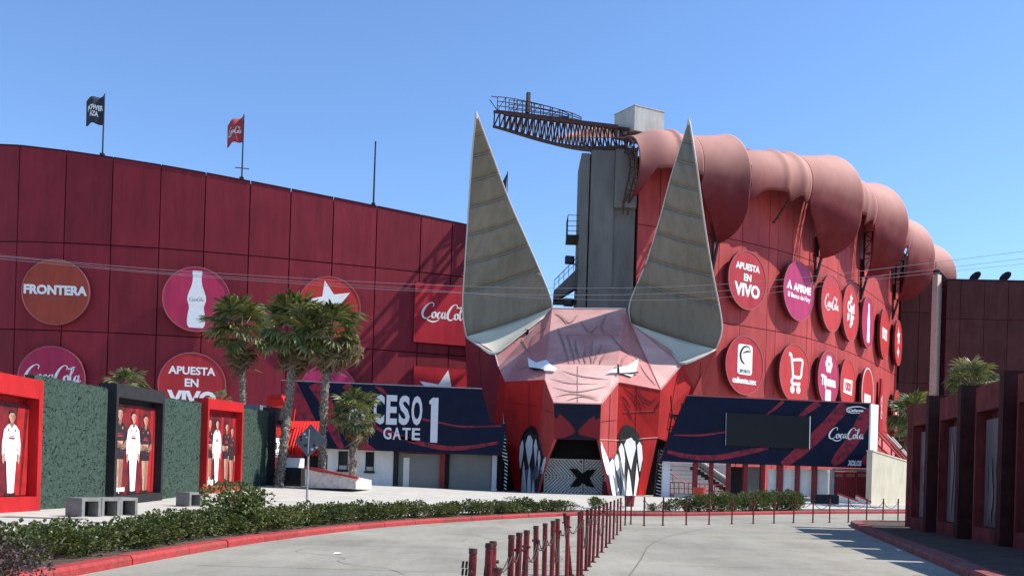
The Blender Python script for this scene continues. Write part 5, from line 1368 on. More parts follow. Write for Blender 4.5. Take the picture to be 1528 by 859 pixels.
# beige wall and red rails
a, b = at(1299.5, 757, 64.5), at(1372, 752, 71)
dd = Vector((b.x - a.x, b.y - a.y, 0)); L_ = dd.length; dd.normalize(); nn = Vector((dd.y, -dd.x, 0)); o = Vector((a.x, a.y, 0))
za, zb = at(1300, 673, 64.5).z, at(1366, 694, 70.5).z
t_ = thing('retaining_wall', 'plain cream wall with a sloping top at the end of the billboard', 'wall', (a.x, a.y, .4))
f = lambda x, z, d: o + dd * x + Z3 * z + nn * d
MB().hexa([f(0, .1, -.4), f(L_, .1, -.4), f(L_, .1, 0), f(0, .1, 0)], [f(0, za, -.4), f(L_, zb, -.4), f(L_, zb, 0), f(0, za, 0)]).build('wall', X['beige'], t_)
MB().hexa([f(0, za + .005, -.45), f(L_, zb + .005, -.45), f(L_, zb + .005, .05), f(0, za + .005, .05)], [f(0, za + .1, -.45), f(L_, zb + .1, -.45), f(L_, zb + .1, .05), f(0, za + .1, .05)]).build('coping', X['beige'], t_)
t_ = thing('stair_railing', 'faded red and white slanted handrails above the cream wall', 'railing', tuple(at(1335, 680, 74)))
for k, (p0, p1) in enumerate((((1309, 645), (1350, 690)), ((1315, 645), (1356, 690)), ((1323, 648), (1362, 689)), ((1331, 652), (1367, 692)))):
    MB().bar(at(*p0, 73 + k * .4), at(*p1, 73 + k * .4), .08, 6).build('rail', X['rail'] if k < 2 else X['trim'], t_)
mb = MB()
for px, y0, y1 in ((1316, 652, 672), (1330, 662, 684), (1345, 672, 692)): mb.bar(at(px, y0, 73.4), at(px, y1, 73.4), .07, 5)
mb.build('post', X['rail'], t_)
mb = MB(); mb.slab([at(1310, 662, 74.8), at(1334, 684, 74.8), at(1336, 672, 76), at(1312, 652, 76)], .15); mb.build('ramp_panel', X['rail'], t_)

# ------------------------------------------------------------------ kiosk, planter and sign on the left plaza
KY = 53.0
t_ = thing('kiosk', 'small black and white kiosk under a frilled red awning', 'kiosk', tuple(at(434, 724, KY)))
rect(417, 449, 697, 725, KY, -2.5, 0, 'counter', 'charcoal', t_); rect(417, 446, 682.5, 696.8, KY, -2.4, .06, 'fascia', 'white', t_); rect(445, 476, 676, 722, KY, -2.4, -1.4, 'shop_interior', 'black', t_)
rows = []
for i in range(45):
    x = 424 + 56 * i / 44; w_ = .13 * math.sin(i * 1.9)
    rows.append([at(x + 7, 628, KY + 1.5), at(x + 3, 645, KY + .6) + Vector((0, w_ * .6, 0)), at(x - 2, 664, KY - .1) + Vector((0, w_, 0)), at(x - 4, 677 + (2.2 if i % 4 < 2 else 0), KY - .25) + Vector((0, w_ * 1.3, 0))])
ob = MB().grid(rows).build('awning', X['red_awn'], t_, smooth=True, fix=False); md = ob.modifiers.new('s', 'SOLIDIFY'); md.thickness = .04
t_ = thing('stall_roof', 'small bright red stall roof showing above the black poster frame', 'roof', tuple(at(412, 600, 60)))
front([(398, 590), (420, 588.5), (426, 604), (405, 607), (398, 601)], 60, -1.5, 0, 'roof', 'red_awn', t_); front([(404, 588), (420, 588), (420, 595), (404, 595)], 59.9, -.8, 0, 'signboard', 'red', t_)
front([(428, 610), (440, 610), (438, 628), (426, 628)], 60, -.2, 0, 'curtain', 'red_awn', t_)
for px in (400, 424): MB().bar(at(px, 604, 60.6), gnd(px, 725) * 0 + Vector((at(px, 604, 60.6).x, 60.6, .6)), .06).build('post', X['steel_dark'], t_)
a0, a1, b0, b1 = at(455, 699, 50.5), at(531, 715.5, 49.5), at(455, 727, 50.5), at(531, 729, 49.5)
t_ = thing('palm_planter', 'whitewashed stone planter wall with a sloping red coping', 'planter', tuple(b0))
D3 = Vector((.3, 3.6, 0))
MB().hexa([b0, b1, b1 + D3, b0 + D3], [a0, a1, a1 + D3, a0 + D3]).build('wall', X['stone'], t_)
MB().hexa([a0 + Vector((0, -.1, .02)), a1 + Vector((.1, -.1, .02)), a1 + Vector((.1, .4, .02)), a0 + Vector((0, .4, .02))], [a0 + Vector((0, -.1, .17)), a1 + Vector((.1, -.1, .17)), a1 + Vector((.1, .4, .17)), a0 + Vector((0, .4, .17))]).build('coping', X['rail'], t_)
g0 = gnd(457.5, 752); t_ = thing('road_sign', 'diamond road sign seen from its grey back on a thin pole', 'road sign', tuple(g0))
YS = g0.y; cz = at(463, 656, YS)
MB().bar(g0, at(461.5, 640, YS + .04), .045, 8).build('pole', X['steel'], t_)
X['steel_back'] = mat('sign_back', (.10, .108, .125), .55, .2, 3)
front([(464, 632), (487.5, 657), (459, 682), (440, 657)], YS - .09, 0, .03, 'plate', 'steel_back', t_)
for x, y, r in ((449, 651, 2.3), (449.5, 656, 2), (456, 664, 2.6), (455, 647, 1.8), (469, 664, 2.2), (473, 667, 1.6), (466, 670, 1.8), (458, 652, 1.4)):
    front([(x + r * math.cos(q) * 1.2, y + r * math.sin(q)) for q in (0.2, 1.3, 2.6, 3.6, 5.0)], YS - .09, .032, .036, 'sticker', 'charcoal' if r > 1.9 else 'lilac', t_)
MB().bar(at(461.5, 640, YS - .15), at(459.5, 676, YS - .15), .03, 6).build('bracket', X['steel'], t_)
t_ = thing('shed_roof', 'flat blue-grey shed roof showing above the third green wall', 'roof', tuple(at(366, 606, 56)))
front([(344, 602), (388, 603.5), (388, 620), (344, 616)], 56, -3, 0, 'roof', 'tarp', t_); front([(346, 616), (387, 619), (387, 700), (346, 700)], 56, -2.8, -.2, 'wall', 'charcoal', t_)

# ------------------------------------------------------------------ left boundary wall: green walls and poster frames
def onray(px, x0, y0, sl):
    r = ray(px, 680); y = (x0 - sl * y0) / (r.x - sl); return (r.x * y, y)
WL = Path([(-15.2 + .0356 * (y - 29), y) for y in (14, 29, 40, 51.5, 60)], 20)
def wallbox(path, s0, s1, d0, d1, h, name, m_, parent, z0=-.05, h2=None):
    mb = MB(); a, b = path.pos(s0), path.pos(s1); n = path.nrm((s0 + s1) / 2); h2 = h if h2 is None else h2
    za, zb = zf(a.x, a.y), zf(b.x, b.y)
    P = lambda p, d, z: Vector((p.x, p.y, z)) + n * d
    mb.hexa([P(a, d0, za + z0), P(b, d0, zb + z0), P(b, d1, zb + z0), P(a, d1, za + z0)], [P(a, d0, za + h), P(b, d0, zb + h2), P(b, d1, zb + h2), P(a, d1, za + h)])
    return mb.build(name, X[m_] if isinstance(m_, str) else m_, parent)
def figure(mb, cx, h, o, R, U, N, d, kit, pose=0, mirror=1):
    # printed footballer; materials: 0 skin 1 kit 2 hair 3 shorts 4 shade
    def P(pts, mi, dd): 
        put2d(mb, shape2d([(cx + mirror * x * h, y * h) for x, y in pts]), o, R, U, N, d + dd, mi)
    P([(-.05, .0), (.0, .0), (.0, .42), (-.10, .46)], 3 if kit else 0, .001); P([(.01, .0), (.07, .0), (.11, .46), (.0, .42)], 3 if kit else 4, .0015)
    P([(-.12, .40), (.12, .40), (.13, .52), (-.13, .52)], 3, .002)
    P([(-.115, .46), (.115, .46), (.125, .62), (.15, .76), (.09, .815), (.04, .835), (-.04, .835), (-.09, .815), (-.15, .76), (-.125, .62)], 1, .003)
    if pose == 0:
        P([(-.15, .77), (-.115, .76), (-.125, .60), (-.14, .47), (-.18, .46), (-.185, .60)], 1, .0035); P([(-.175, .48), (-.14, .48), (-.13, .40), (-.15, .36), (-.175, .40)], 0, .004)
        P([(.15, .77), (.115, .76), (.125, .60), (.14, .47), (.18, .46), (.185, .60)], 1, .0035); P([(.175, .48), (.14, .48), (.13, .40), (.15, .36), (.175, .40)], 0, .004)
    else:
        P([(-.15, .77), (-.11, .74), (-.13, .62), (-.19, .60)], 1, .004); P([(.15, .77), (.11, .74), (.13, .62), (.19, .60)], 1, .004)
        P([(-.19, .62), (-.14, .62), (-.09, .55), (.08, .57), (.09, .61), (-.08, .61), (-.14, .52), (-.19, .55)], 0, .005); P([(.19, .62), (.14, .62), (.10, .57), (-.06, .53), (-.08, .56), (.09, .51), (.17, .53)], 4, .006)
    P([(-.035, .81), (.035, .81), (.03, .88), (-.03, .88)], 4, .004)
    P([(x * .058, .925 + y * .072) for x, y in circle2d(1, 16)], 0, .005)
    P([(.058, .92), (.05, .985), (.0, 1.005), (-.05, .985), (-.058, .92), (-.05, .955), (0, .965), (.05, .955)], 2, .006)
    P([(-.03, .925), (-.012, .925), (-.012, .932), (-.03, .934)], 2, .0065); P([(.012, .925), (.03, .925), (.03, .934), (.012, .932)], 2, .0065); P([(-.02, .885), (.02, .885), (.015, .892), (-.015, .892)], 4, .0065)
    P([(-.04, .835), (0, .78), (.04, .835), (.025, .835), (0, .80), (-.025, .835)], 2 if kit == 1 else 4, .0045)
    P([(-.06, .655), (.06, .655), (.06, .68), (-.06, .68)], 5, .0045); P([(-.045, .69), (.045, .69), (.045, .70), (-.045, .70)], 2 if kit == 1 else 5, .0045)
    P([(-.08, .745), (-.055, .745), (-.055, .775), (-.08, .775)], 5, .0045); P([(.055, .745), (.08, .745), (.08, .775), (.055, .775)], 2 if kit == 1 else 0, .0045)
    for x0, y0, x1, y1 in ((.06, .60, .10, .73), (-.10, .50, -.085, .66), (.02, .50, .045, .60), (-.05, .54, -.03, .62), (.075, .47, .10, .56)):
        P([(x0, y0), (x0 + .016, y0), (x1 + .004, y1)], 6, .0042)
    for x0, y0, x1, y1 in ((-.06, .1, -.045, .36), (.05, .12, .065, .38), (-.025, .2, -.015, .4), (.03, .05, .045, .2)):
        P([(x0, y0), (x0 + .014, y0), (x1, y1)], 6 if kit else 4, .0022)
    P([(.0, .86), (.055, .90), (.05, .955), (.022, .94), (.02, .90)], 4, .0055); P([(-.007, .90), (.010, .895), (.006, .925)], 4, .006)
    P([(-.068, .905), (-.055, .90), (-.055, .935), (-.066, .935)], 0, .004); P([(.055, .90), (.068, .905), (.066, .935), (.055, .935)], 4, .004)
    P([(-.10, -.01), (-.0, -.01), (-.0, .02), (-.09, .03)], 2, .003); P([(.01, -.01), (.11, -.01), (.10, .03), (.01, .02)], 2, .003)
def frame_thing(path, s0, s1, h, m_, name, label, prot=.34, ring=(.5, .55, .45), group=None, art=None, deep=.35, board='poster', bd=.02, pillar=False):
    c = path.pos((s0 + s1) / 2); z = zf(c.x, c.y)
    t = thing(name, label, 'poster frame', (c.x, c.y, z), group)
    rs, rt, rb = ring
    a, b = path.pos(s0), path.pos(s1); n = path.nrm((s0 + s1) / 2); L_ = (b - a).length; dd = (b - a).normalized()
    za, zb_ = zf(a.x, a.y), zf(b.x, b.y); sl = (zb_ - za) / L_
    o = Vector((a.x, a.y, za)); U = Z3; R = (dd + Z3 * sl)
    ob = MB()
    ob.obox(o, R, U, n, 0, rs, -.2, h, -deep, prot); ob.build('jamb', X[m_], t)
    if pillar: MB().obox(o, R, U, n, L_ - .34, L_, -.2, h + .16, -deep, prot + .17).build('pillar', X['brownframe_shade'], t)  # darker than its frame: shade put into the colour
    else: MB().obox(o, R, U, n, L_ - rs, L_, -.2, h, -deep, prot).build('jamb', X[m_], t)
    MB().obox(o, R, U, n, rs + .002, L_ - rs - .002, h - rt, h - .003, -deep, prot - .003).build('lintel', X[m_], t)
    MB().obox(o, R, U, n, rs + .002, L_ - rs - .002, -.2, rb, -deep, prot - .003).build('sill', X[m_], t)
    MB().obox(o, R, U, n, rs, L_ - rs, rb, h - rt, -deep + .02, bd - .14).build('back_board', X[m_], t)
    MB().obox(o, R, U, n, rs + .01, L_ - rs - .01, rb + .02, h - rt - .22, bd - .12, bd).build('poster', X[board], t)
    if art: art(t, o + n * (bd + .062) + R * (L_ / 2) + U * (rb + .05), R, U, n, L_ - 2 * rs - .02, h - rt - rb - .27)
    return t
X['print_red'] = mat('printed_badge_red', (.30, .03, .05), .6, .3, 8); X['fold_w'] = mat('printed_white_shade', (.42, .42, .47), .6, .2, 6); X['fold_k'] = mat('printed_black_highlight', (.09, .05, .06), .6, .3, 6)
PM = lambda *k: [X[q] for q in k]
def art_players(spec, words='', stripes=True):
    def f(t, o, R, U, N, wd, h):
        if stripes:
            mb = MB()
            for x0, x1 in ((-.02, .06), (.34, .42), (.44, .49)):
                put2d(mb, shape2d([(x0 * wd, .0), (x1 * wd, .0), ((x1 + .04) * wd, h * .97), ((x0 + .05) * wd, h * .97)]), o, R, U, N, -.056)
            mb.build('red_print', X['poster_b'], t, fix=False)
        for k, (cx, hh, kit, pose) in enumerate(spec):
            mb = MB(); figure(mb, cx * wd, hh * h, o, R, U, N, -.05 + .008 * k, kit, pose)
            mb.build('printed_player', PM('skin', 'cloth_w', 'hair', 'cloth_w', 'skin2', 'print_red', 'fold_w') if kit == 1 else PM('skin', 'cloth_k', 'hair', 'cloth_k', 'skin2', 'print_red', 'fold_k'), t, fix=False)
        if words:
            mb = MB(); put2d(mb, sh(fit2d(text2d(words, 1, .05), wd * .28), -wd * .32, h * .05), o, R, U, N, -.02); mb.build('lettering', X['white'], t, fix=False)
    return f
hitL = lambda px: WL.hit(px, 680)[0]
HG, HF = 4.38, 4.62
s62 = hitL(66)
frame_thing(WL, s62 - 6.6, s62 - .75, 4.2, 'red', 'poster_frame', 'bright red poster frame at the left edge with a player in a white shirt', art=art_players([(.10, .95, 0, 1), (.33, .93, 1, 0), (-.14, .92, 1, 0), (-.35, .9, 0, 0)]), ring=(.22, .6, .55))
s148, s237 = hitL(158), hitL(232)
frame_thing(WL, s148, s237, HF, 'charcoal', 'poster_frame', 'black poster frame with three players, the middle one in white', art=art_players([(-.30, .97, 0, 1), (.27, .92, 0, 1), (-.01, .94, 1, 0)], 'xolopass'), ring=(.18, .5, .42))
s288, s352 = hitL(298), hitL(352)
frame_thing(WL, s288, s352, HF, 'red', 'poster_frame', 'red poster frame behind the big shrub with a crowd of players', art=art_players([(-.3, .95, 0, 1), (.2, .9, 0, 1), (.36, .84, 0, 0), (-.1, .94, 1, 0)], 'xolos'), ring=(.18, .5, .42))
s388, s420 = hitL(399), hitL(419)
def art_small(t, o, R, U, N, wd, h):
    mb = MB(); put2d(mb, shape2d([(-.45 * wd, h * .42), (.45 * wd, h * .42), (.45 * wd, h * .72), (-.45 * wd, h * .72)]), o, R, U, N, -.05); put2d(mb, shape2d([(-.45 * wd, h * .34), (.45 * wd, h * .34), (.45 * wd, h * .40), (-.45 * wd, h * .40)]), o, R, U, N, -.05)
    put2d(mb, shape2d([(-.45 * wd, h * .02), (.4 * wd, h * .02), (.4 * wd, h * .08), (-.45 * wd, h * .08)]), o, R, U, N, -.05); mb.build('white_print', X['white'], t, fix=False)
    mb = MB(); put2d(mb, shape2d([(-.4 * wd, h * .74), (.4 * wd, h * .74), (.3 * wd, h * .97), (-.4 * wd, h * .97)]), o, R, U, N, -.05); mb.build('red_print', X['poster_b'], t, fix=False)
    mb = MB(); put2d(mb, sh(fit2d(text2d('1', 1, .05), wd * .1, h * .14), 0, h * .56), o, R, U, N, -.04); put2d(mb, sh(fit2d(text2d('PUERTA', 1, .05), wd * .7, h * .04), 0, h * .37), o, R, U, N, -.04); mb.build('lettering', X['cloth_k'], t, fix=False)
frame_thing(WL, s388, s420 + .4, HF + .05, 'charcoal', 'poster_frame', 'black notice frame with a white panel beside the leaning palm trunk', art=art_small, ring=(.15, .7, .7), prot=.42)
for i, (p, q, lb) in enumerate(((s62 - .73, s148 - .02, 'plain dark green ivy-clad wall between the left red frame and the black frame'), (s237 + .02, s288 - .02, 'dark green ivy-clad wall between the black frame and the second red frame'),
                                (s352 + .02, s388 - .02, 'narrow dark green ivy-clad wall beside the far black notice frame'))):
    c = WL.pos((p + q) / 2); t = thing('green_wall', lb, 'wall', (c.x, c.y, zf(c.x, c.y)), 'green wall sections along the left sidewalk')
    wallbox(WL, p, q, -.3, .02, HG, 'wall', 'green', t)
    # uneven fringe of artificial leaves on face and top
    mb = MB(); a, b = WL.pos(p), WL.pos(q); n = WL.nrm((p + q) / 2); L_ = (b - a).length
    for k in range(int(L_ * 240)):
        f_ = rnd.random(); top = rnd.random() < .22; pt = a.lerp(b, f_); z = zf(pt.x, pt.y) + (HG if top else rnd.uniform(.02, HG))
        pos = Vector((pt.x, pt.y, z)) + n * (rnd.uniform(-.28, .03) if top else .02)
        d1 = Vector((rnd.uniform(-1, 1), rnd.uniform(-1, 1), rnd.uniform(-1, 1))); d1 = (d1 + (Z3 * 1.2 if top else n * .8)).normalized() * rnd.uniform(.04, .085)
        d2 = d1.cross(Vector((rnd.uniform(-1, 1), rnd.uniform(-1, 1), rnd.uniform(-1, 1)))).normalized() * rnd.uniform(.02, .035)
        mb.add([pos - d2, pos + d2, pos + d1 + d2 * .4, pos + d1 - d2 * .4], [(0, 1, 2, 3)])
    lf = mb.build('ivy_leaves', X['ivy_leaf'] if 'ivy_leaf' in X else X.setdefault('ivy_leaf', leaf_mat('ivy_leaf_material', (.040, .066, .051), (.072, .108, .086), .7, .2)), t, fix=False); lf['kind'] = 'stuff'
# benches of hollow concrete blocks
def bench():
    t = thing('bench', 'x', 'bench', (0, 0, 0), 'hollow concrete bench blocks by the green walls')
    w_, l_, h_, k = .62, .72, .52, .09
    MB().box((0, 0, h_ - k / 2), (w_, l_, k)).build('seat', X['bench'], t)
    MB().box((-w_ / 2 + k / 2, 0, (h_ - k) / 2), (k, l_, h_ - k - .004)).build('leg', X['bench'], t); MB().box((w_ / 2 - k / 2, 0, (h_ - k) / 2), (k, l_, h_ - k - .004)).build('leg', X['bench'], t)
    MB().box((0, .1, (h_ - k) / 2), (w_ - 2 * k - .01, .04, h_ - k - .01)).build('web', X['charcoal'], t)
    return t
bench0 = None
for px, py, lb in ((124, 769, 'nearest of three hollow concrete bench blocks in front of the first green wall'), (153, 768, 'middle one of three hollow concrete bench blocks below the black poster frame'),
                   (180, 767, 'farthest of three hollow concrete bench blocks below the black poster frame'), (282, 754, 'single concrete bench block beside the large shrub')):
    g = gnd(px, py, .12)
    rz = math.radians(62)
    if bench0 is None: bench0 = bench(); bench0.location = g; bench0.rotation_euler = (0, 0, rz); bench0['label'] = lb
    else: dup(bench0, g, rz, 1, lb)

# ------------------------------------------------------------------ right boundary wall with deep brown-red frames
WR = Path([(15.1 - .17 * (32.6 - y), y) for y in (37.5, 32, 28, 20, 12, 4)], 20)
HR = 4.68
X['brownframe_shade'] = mat('shaded_frame_brown', (.045, .012, .012), .75, .3, 2, .2, 15)  # frame brown darkened to paint in the shade on the near ends
hitR = lambda px: WR.hit(px, 620)[0]
edges = [(hitR(1379.5), hitR(1412)), (hitR(1421), hitR(1463)), (hitR(1477), hitR(1531))]
e2 = edges[2][1]; edges += [(e2 + .5, e2 + 4.0), (e2 + 4.5, e2 + 8.0)]
names = ['farthest', 'second', 'third', 'fourth', 'nearest']
for i, (p, q) in enumerate(edges):
    def art_f(t, o, R, U, N, wd, h, i=i):
        r_ = random.Random(40 + i)
        mb = MB()
        for k in range(9):
            x = r_.uniform(-.42, .34) * wd; w_ = r_.uniform(.05, .14) * wd; y0, y1 = r_.uniform(0, .35) * h, r_.uniform(.45, .98) * h
            v = stroke2d([(x, y0, w_ * .3), (x + r_.uniform(-.05, .05) * wd, (y0 * 2 + y1) / 3, w_), (x + r_.uniform(-.06, .06) * wd, (y0 + 2 * y1) / 3, w_ * .8), (x + r_.uniform(-.05, .05) * wd, y1, w_ * .1)], 5)
            put2d(mb, v, o, R, U, N, -.05 + .002 * k)
        mb.build('faded_print', X['faded_w'], t, fix=False)
    X.setdefault('faded_w', mat('faded_white_print', (.23, .17, .17), .7, .0, 1.8, col2=(.12, .075, .08), streak=.8, detail=9))
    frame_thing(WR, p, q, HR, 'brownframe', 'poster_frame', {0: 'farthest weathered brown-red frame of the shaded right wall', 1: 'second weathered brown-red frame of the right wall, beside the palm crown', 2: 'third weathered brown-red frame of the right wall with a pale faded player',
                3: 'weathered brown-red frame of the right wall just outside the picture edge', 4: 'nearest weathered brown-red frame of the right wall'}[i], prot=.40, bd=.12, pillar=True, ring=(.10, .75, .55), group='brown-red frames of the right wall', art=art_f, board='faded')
rw = thing('boundary_wall', 'dark brown-red wall behind the deep frames on the right', 'wall', (15, 28, .1))
for (p, q), (p2, q2) in zip(edges, edges[1:]): wallbox(WR, q + .01, p2 - .01, -.34, .0, HR - .45, 'wall', 'brownframe', rw)
wallbox(WR, edges[-1][1] + .01, edges[-1][1] + 9, -.34, 0, HR - .3, 'wall', 'brownframe', rw)
g = WR.pos(edges[0][0] - 1.0)
t_ = thing('gate_pillar', 'slim dark pillar at the far end of the right wall', 'pillar', (g.x, g.y, zf(g.x, g.y)))
MB().box((g.x, g.y, 2.45), (.42, .5, 4.6), .26).build('shaft', X['brownframe'], t_); MB().box((g.x, g.y, 4.8), (.5, .58, .1), .26).build('cap', X['brownframe'], t_)
q = at(1506, 562, 26.5); t_ = thing('security_camera', 'small dark security camera on top of the right wall', 'camera', tuple(q))
q = Vector((q.x + .5, q.y, q.z)); MB().box(q, (.16, .32, .14), .5).build('body', X['black'], t_); MB().bar(q + Vector((0, 0, -.05)), q + Vector((.02, .05, -.9)), .03).build('bracket', X['black'], t_); MB().bar(q + Vector((-.1, -.14, 0)), q + Vector((-.15, -.2, 0)), .05).build('lens', X['glass'], t_)
# ------------------------------------------------------------------ bollards and chains
def bollard_proto(r, h, m_):
    t = thing('bollard', 'x', 'bollard', (0, 0, 0))
    MB().tube([(0, 0, -.05), (0, 0, h - .02), (0, 0, h)], [r, r, r * .92], 10).build('post', X[m_], t, smooth=False)
    MB().tube([(0, 0, h + .001), (0, 0, h + .035)], [r * 1.12, r * 1.02], 10).build('cap', X['steel_rust'], t)
    MB().tube([(0, 0, 0.0), (0, 0, .02)], [r * 2.0, r * 1.9], 10).build('base_plate', X['steel_rust'], t)
    MB().bar((-r - .02, 0, h - .12), (r + .02, 0, h - .12), .014, 5).build('chain_eye', X['steel_rust'], t)
    return t
tops = [703.5, 728, 737, 763.8, 774, 784.7, 803.6, 814.5, 825.5, 834.6, 847.5, 864.3, 869.5, 875.8, 880.6, 886.3, 892.5, 898.8, 905, 910, 915.6, 920.8, 926, 932.4, 941]
B0 = bollard_proto(.028, 1.02, 'bollard')
near = []
for i, px in enumerate(tops):
    Y = 1.0 / (.166 - .00059 * (px - 703.5)); Y = min(Y, 33)
    r = ray(px, 790); p = Vector((r.x * Y, Y, zf(r.x * Y, Y)))
    near.append(p)
far = []
for px, vb in ((961, 783.5), (989, 782.6), (1024, 780.7), (1058, 779.8), (1092, 777), (1124, 776.5), (1155, 775.5), (1184, 774.8), (1213, 773.9), (1238, 773.7), (1266, 772.5), (1293, 772), (1317.5, 771.5), (1340, 771)):
    r = ray(px, vb); Y = 32.2 + (px - 961) * .0222; p = Vector((r.x * Y, Y, zf(r.x * Y, Y))); far.append(p)
G1 = 'dark red bollards of the chain row dividing the road'
first = True
allb = []
for k, (lst, grp) in enumerate(((near, G1), (far, 'thin dark bollards along the far side of the road'))):
    n = len(lst)
    for i, p in enumerate(lst):
        lb = ('slim dark red bollard, %s from the near end of the road row' % WORDS[i]) if k == 0 else ('slim dark bollard, %s from the left in the far row by the hall' % WORDS[i])
        if k == 0 and i == 0: lb = 'nearest slim dark red bollard with a loose chain hanging beside it'
        tilt = (rnd.uniform(-.02, .02), rnd.uniform(-.03, .02))
        if first: o = B0; o.location = p; o['label'] = lb; first = False
        else: o = dup(B0, p, 0, (1, 1, 1 if k == 0 else .97), lb)
        if k: o.scale = (1.05, 1.05, .98)
        o.rotation_euler = (tilt[0], tilt[1], rnd.uniform(0, 3)); o['group'] = grp
        allb.append(p)
# two short leaning posts among the row
for px, Yk, lb, tl in ((713, 6.25, 'short broken bollard leaning beside the nearest one', .16), (853.5, 14.6, 'leaning dark red bollard half way along the road row', -.13)):
    r = ray(px, 800); p = Vector((r.x * Yk, Yk, zf(r.x * Yk, Yk))); o = dup(B0, p, 0, (1.15, 1.15, .88 if Yk < 8 else .97), lb); o.rotation_euler = (.05, tl, 0); o['group'] = G1
def chain_between(a, b, label, sag, r=.008):
    P = []
    n = 14
    for i in range(n + 1):
        f = i / n; q = a.lerp(b, f); q = q + Z3 * (.90 - sag * 4 * f * (1 - f)); P.append(q)
    t = thing('chain', label, 'chain', tuple(a + Z3 * .9), 'chains hanging between the bollards')
    mb = MB(); d = 0
    L_ = sum((P[i + 1] - P[i]).length for i in range(n)); m_ = max(6, min(40, int(L_ / .07)))
    for i in range(m_):
        f = (i + .5) / m_; q = a.lerp(b, f) + Z3 * (.90 - sag * 4 * f * (1 - f)); q2 = a.lerp(b, min(1, f + .02)) + Z3 * (.90 - sag * 4 * min(1, f + .02) * (1 - min(1, f + .02)))
        dr = (q2 - q).normalized() * (L_ / m_ * .62); sd = dr.cross(Z3 if i % 2 else Vector((dr.y, -dr.x, .3))).normalized() * r * 1.5
        mb.tube([q - dr + sd, q + dr + sd], r * .7, 4, cap=False); mb.tube([q - dr - sd, q + dr - sd], r * .7, 4, cap=False)
    mb.build('links', X['chain'], t)
for i in range(len(near) - 1):
    chain_between(near[i], near[i + 1], 'rusty chain after the %s bollard of the road row' % WORDS[i], rnd.uniform(.06, .24) if i % 4 else rnd.uniform(.35, .5))
for i in range(len(far) - 1):
    chain_between(far[i], far[i + 1], 'sagging chain right of the %s bollard in front of the hall' % WORDS[i], rnd.uniform(.22, .34), .011)
p = near[0]; t = thing('chain', 'loose chain hanging straight down from the nearest bollard', 'chain', tuple(p + Vector((-.03, 0, .9))), 'chains hanging between the bollards')
mb = MB()
for i in range(18): z = p.z + .97 - i * .05; a_ = .012 if i % 2 else -.012; mb.bar((p.x - .036 + a_, p.y, z), (p.x - .04 + a_, p.y, z - .045), .008, 4); mb.bar((p.x - .036 - a_, p.y, z), (p.x - .04 - a_, p.y, z - .045), .008, 4)
mb.build('links', X['chain'], t)

# ------------------------------------------------------------------ shrubs
def shrub_mesh(name, n, rx, rz, leaf, mt, seed, lumps=9):
    r = random.Random(seed); mb = MB()
    L = [(Vector((r.uniform(-.6, .6) * rx, r.uniform(-.6, .6) * rx, rz * r.uniform(.35, 1.35))), r.uniform(.38, .62)) for _ in range(lumps)]
    for i in range(n):
        c, k = L[r.randrange(lumps)]
        d = Vector((r.gauss(0, 1), r.gauss(0, 1), r.gauss(0, 1))).normalized()
        q = c + Vector((d.x * rx * k, d.y * rx * k, d.z * rz * k)) * r.uniform(.55, 1.08) ** .6
        if q.z < .03: q.z = r.uniform(.03, .3)
        up = (d + Vector((0, 0, .7)) + Vector((r.gauss(0, .5), r.gauss(0, .5), r.gauss(0, .5)))).normalized()
        a = up.cross(Vector((r.gauss(0, 1), r.gauss(0, 1), r.gauss(0, .4)))).normalized(); l = leaf * r.uniform(.7, 1.35)
        b = (up + a * .2).normalized()
        s = b.cross(a).normalized() * l * .42
        tip = q + b * l * 1.1 - a * l * .2
        md = q + b * l * .62
        mb.add([q, md + s + a * l * .12, tip, md - s + a * l * .12, md], [(0, 1, 4), (1, 2, 4), (2, 3, 4), (3, 0, 4)])
    return mb.mesh(name, mt)
def stems_mesh(seed, rx, h):
    r = random.Random(seed); mb = MB()
    for k in range(7):
        a = r.uniform(0, 6.28); e_ = Vector((math.cos(a) * rx * r.uniform(.3, .8), math.sin(a) * rx * r.uniform(.3, .8), h * r.uniform(.8, 1.3)))
        mb.tube([(math.cos(a) * .04, math.sin(a) * .04, -.05), e_ * .5 + Vector((0, 0, .06)), e_], [.022, .015, .006], 5)
    return mb.mesh('stems', X['stem'])
SH = [shrub_mesh('shrub_leaves', 1250, .62, .36, .062, X['leaf'], 10 + i) for i in range(4)]
ST = [stems_mesh(20 + i, .5, .4) for i in range(2)]
def shrub(p, sc, label, me, group, name='shrub', stem=None, cat='shrub', rz=None):
    t = thing(name, label, cat, tuple(p), group)
    f_ = link('foliage', me, t); f_['kind'] = 'stuff'
    link('stems', stem or ST[rnd.randrange(2)], t)
    t.scale = sc if hasattr(sc, '__len__') else (sc,) * 3
    t.rotation_euler = (0, 0, rnd.uniform(0, 6.28) if rz is None else rz)
    return t
ns = 0
d = 10.6; dend = KL.hit(868, 768)[0]
pts = []
while d < dend:
    pts.append(d); d += rnd.uniform(.72, .92)
for i, d in enumerate(pts):
    p = KL.pos(d) + KL.nrm(d) * (-1.0 + rnd.uniform(-.15, .15)); far_ = d > 34
    p = Vector((p.x, p.y, zf(p.x, p.y) + .12))
    shrub(p, (rnd.uniform(.95, 1.2), rnd.uniform(.95, 1.2), rnd.uniform(.85, 1.12) * (.66 if i < 5 else .78 if i < 8 else .90)), 'dark green shrub, %s from the near end of the long hedge' % WORDS[i], SH[i % 4], 'shrubs of the long hedge')
me = shrub_mesh('purple_leaves', 1100, .55, .33, .05, X['leaf_p'], 77)
p = gnd(8, 868, .1); shrub(p, 1.0, 'purple-brown leaved shrub in the lower left corner', me, None)
p2 = KL.pos(9.7 + 6) ; 
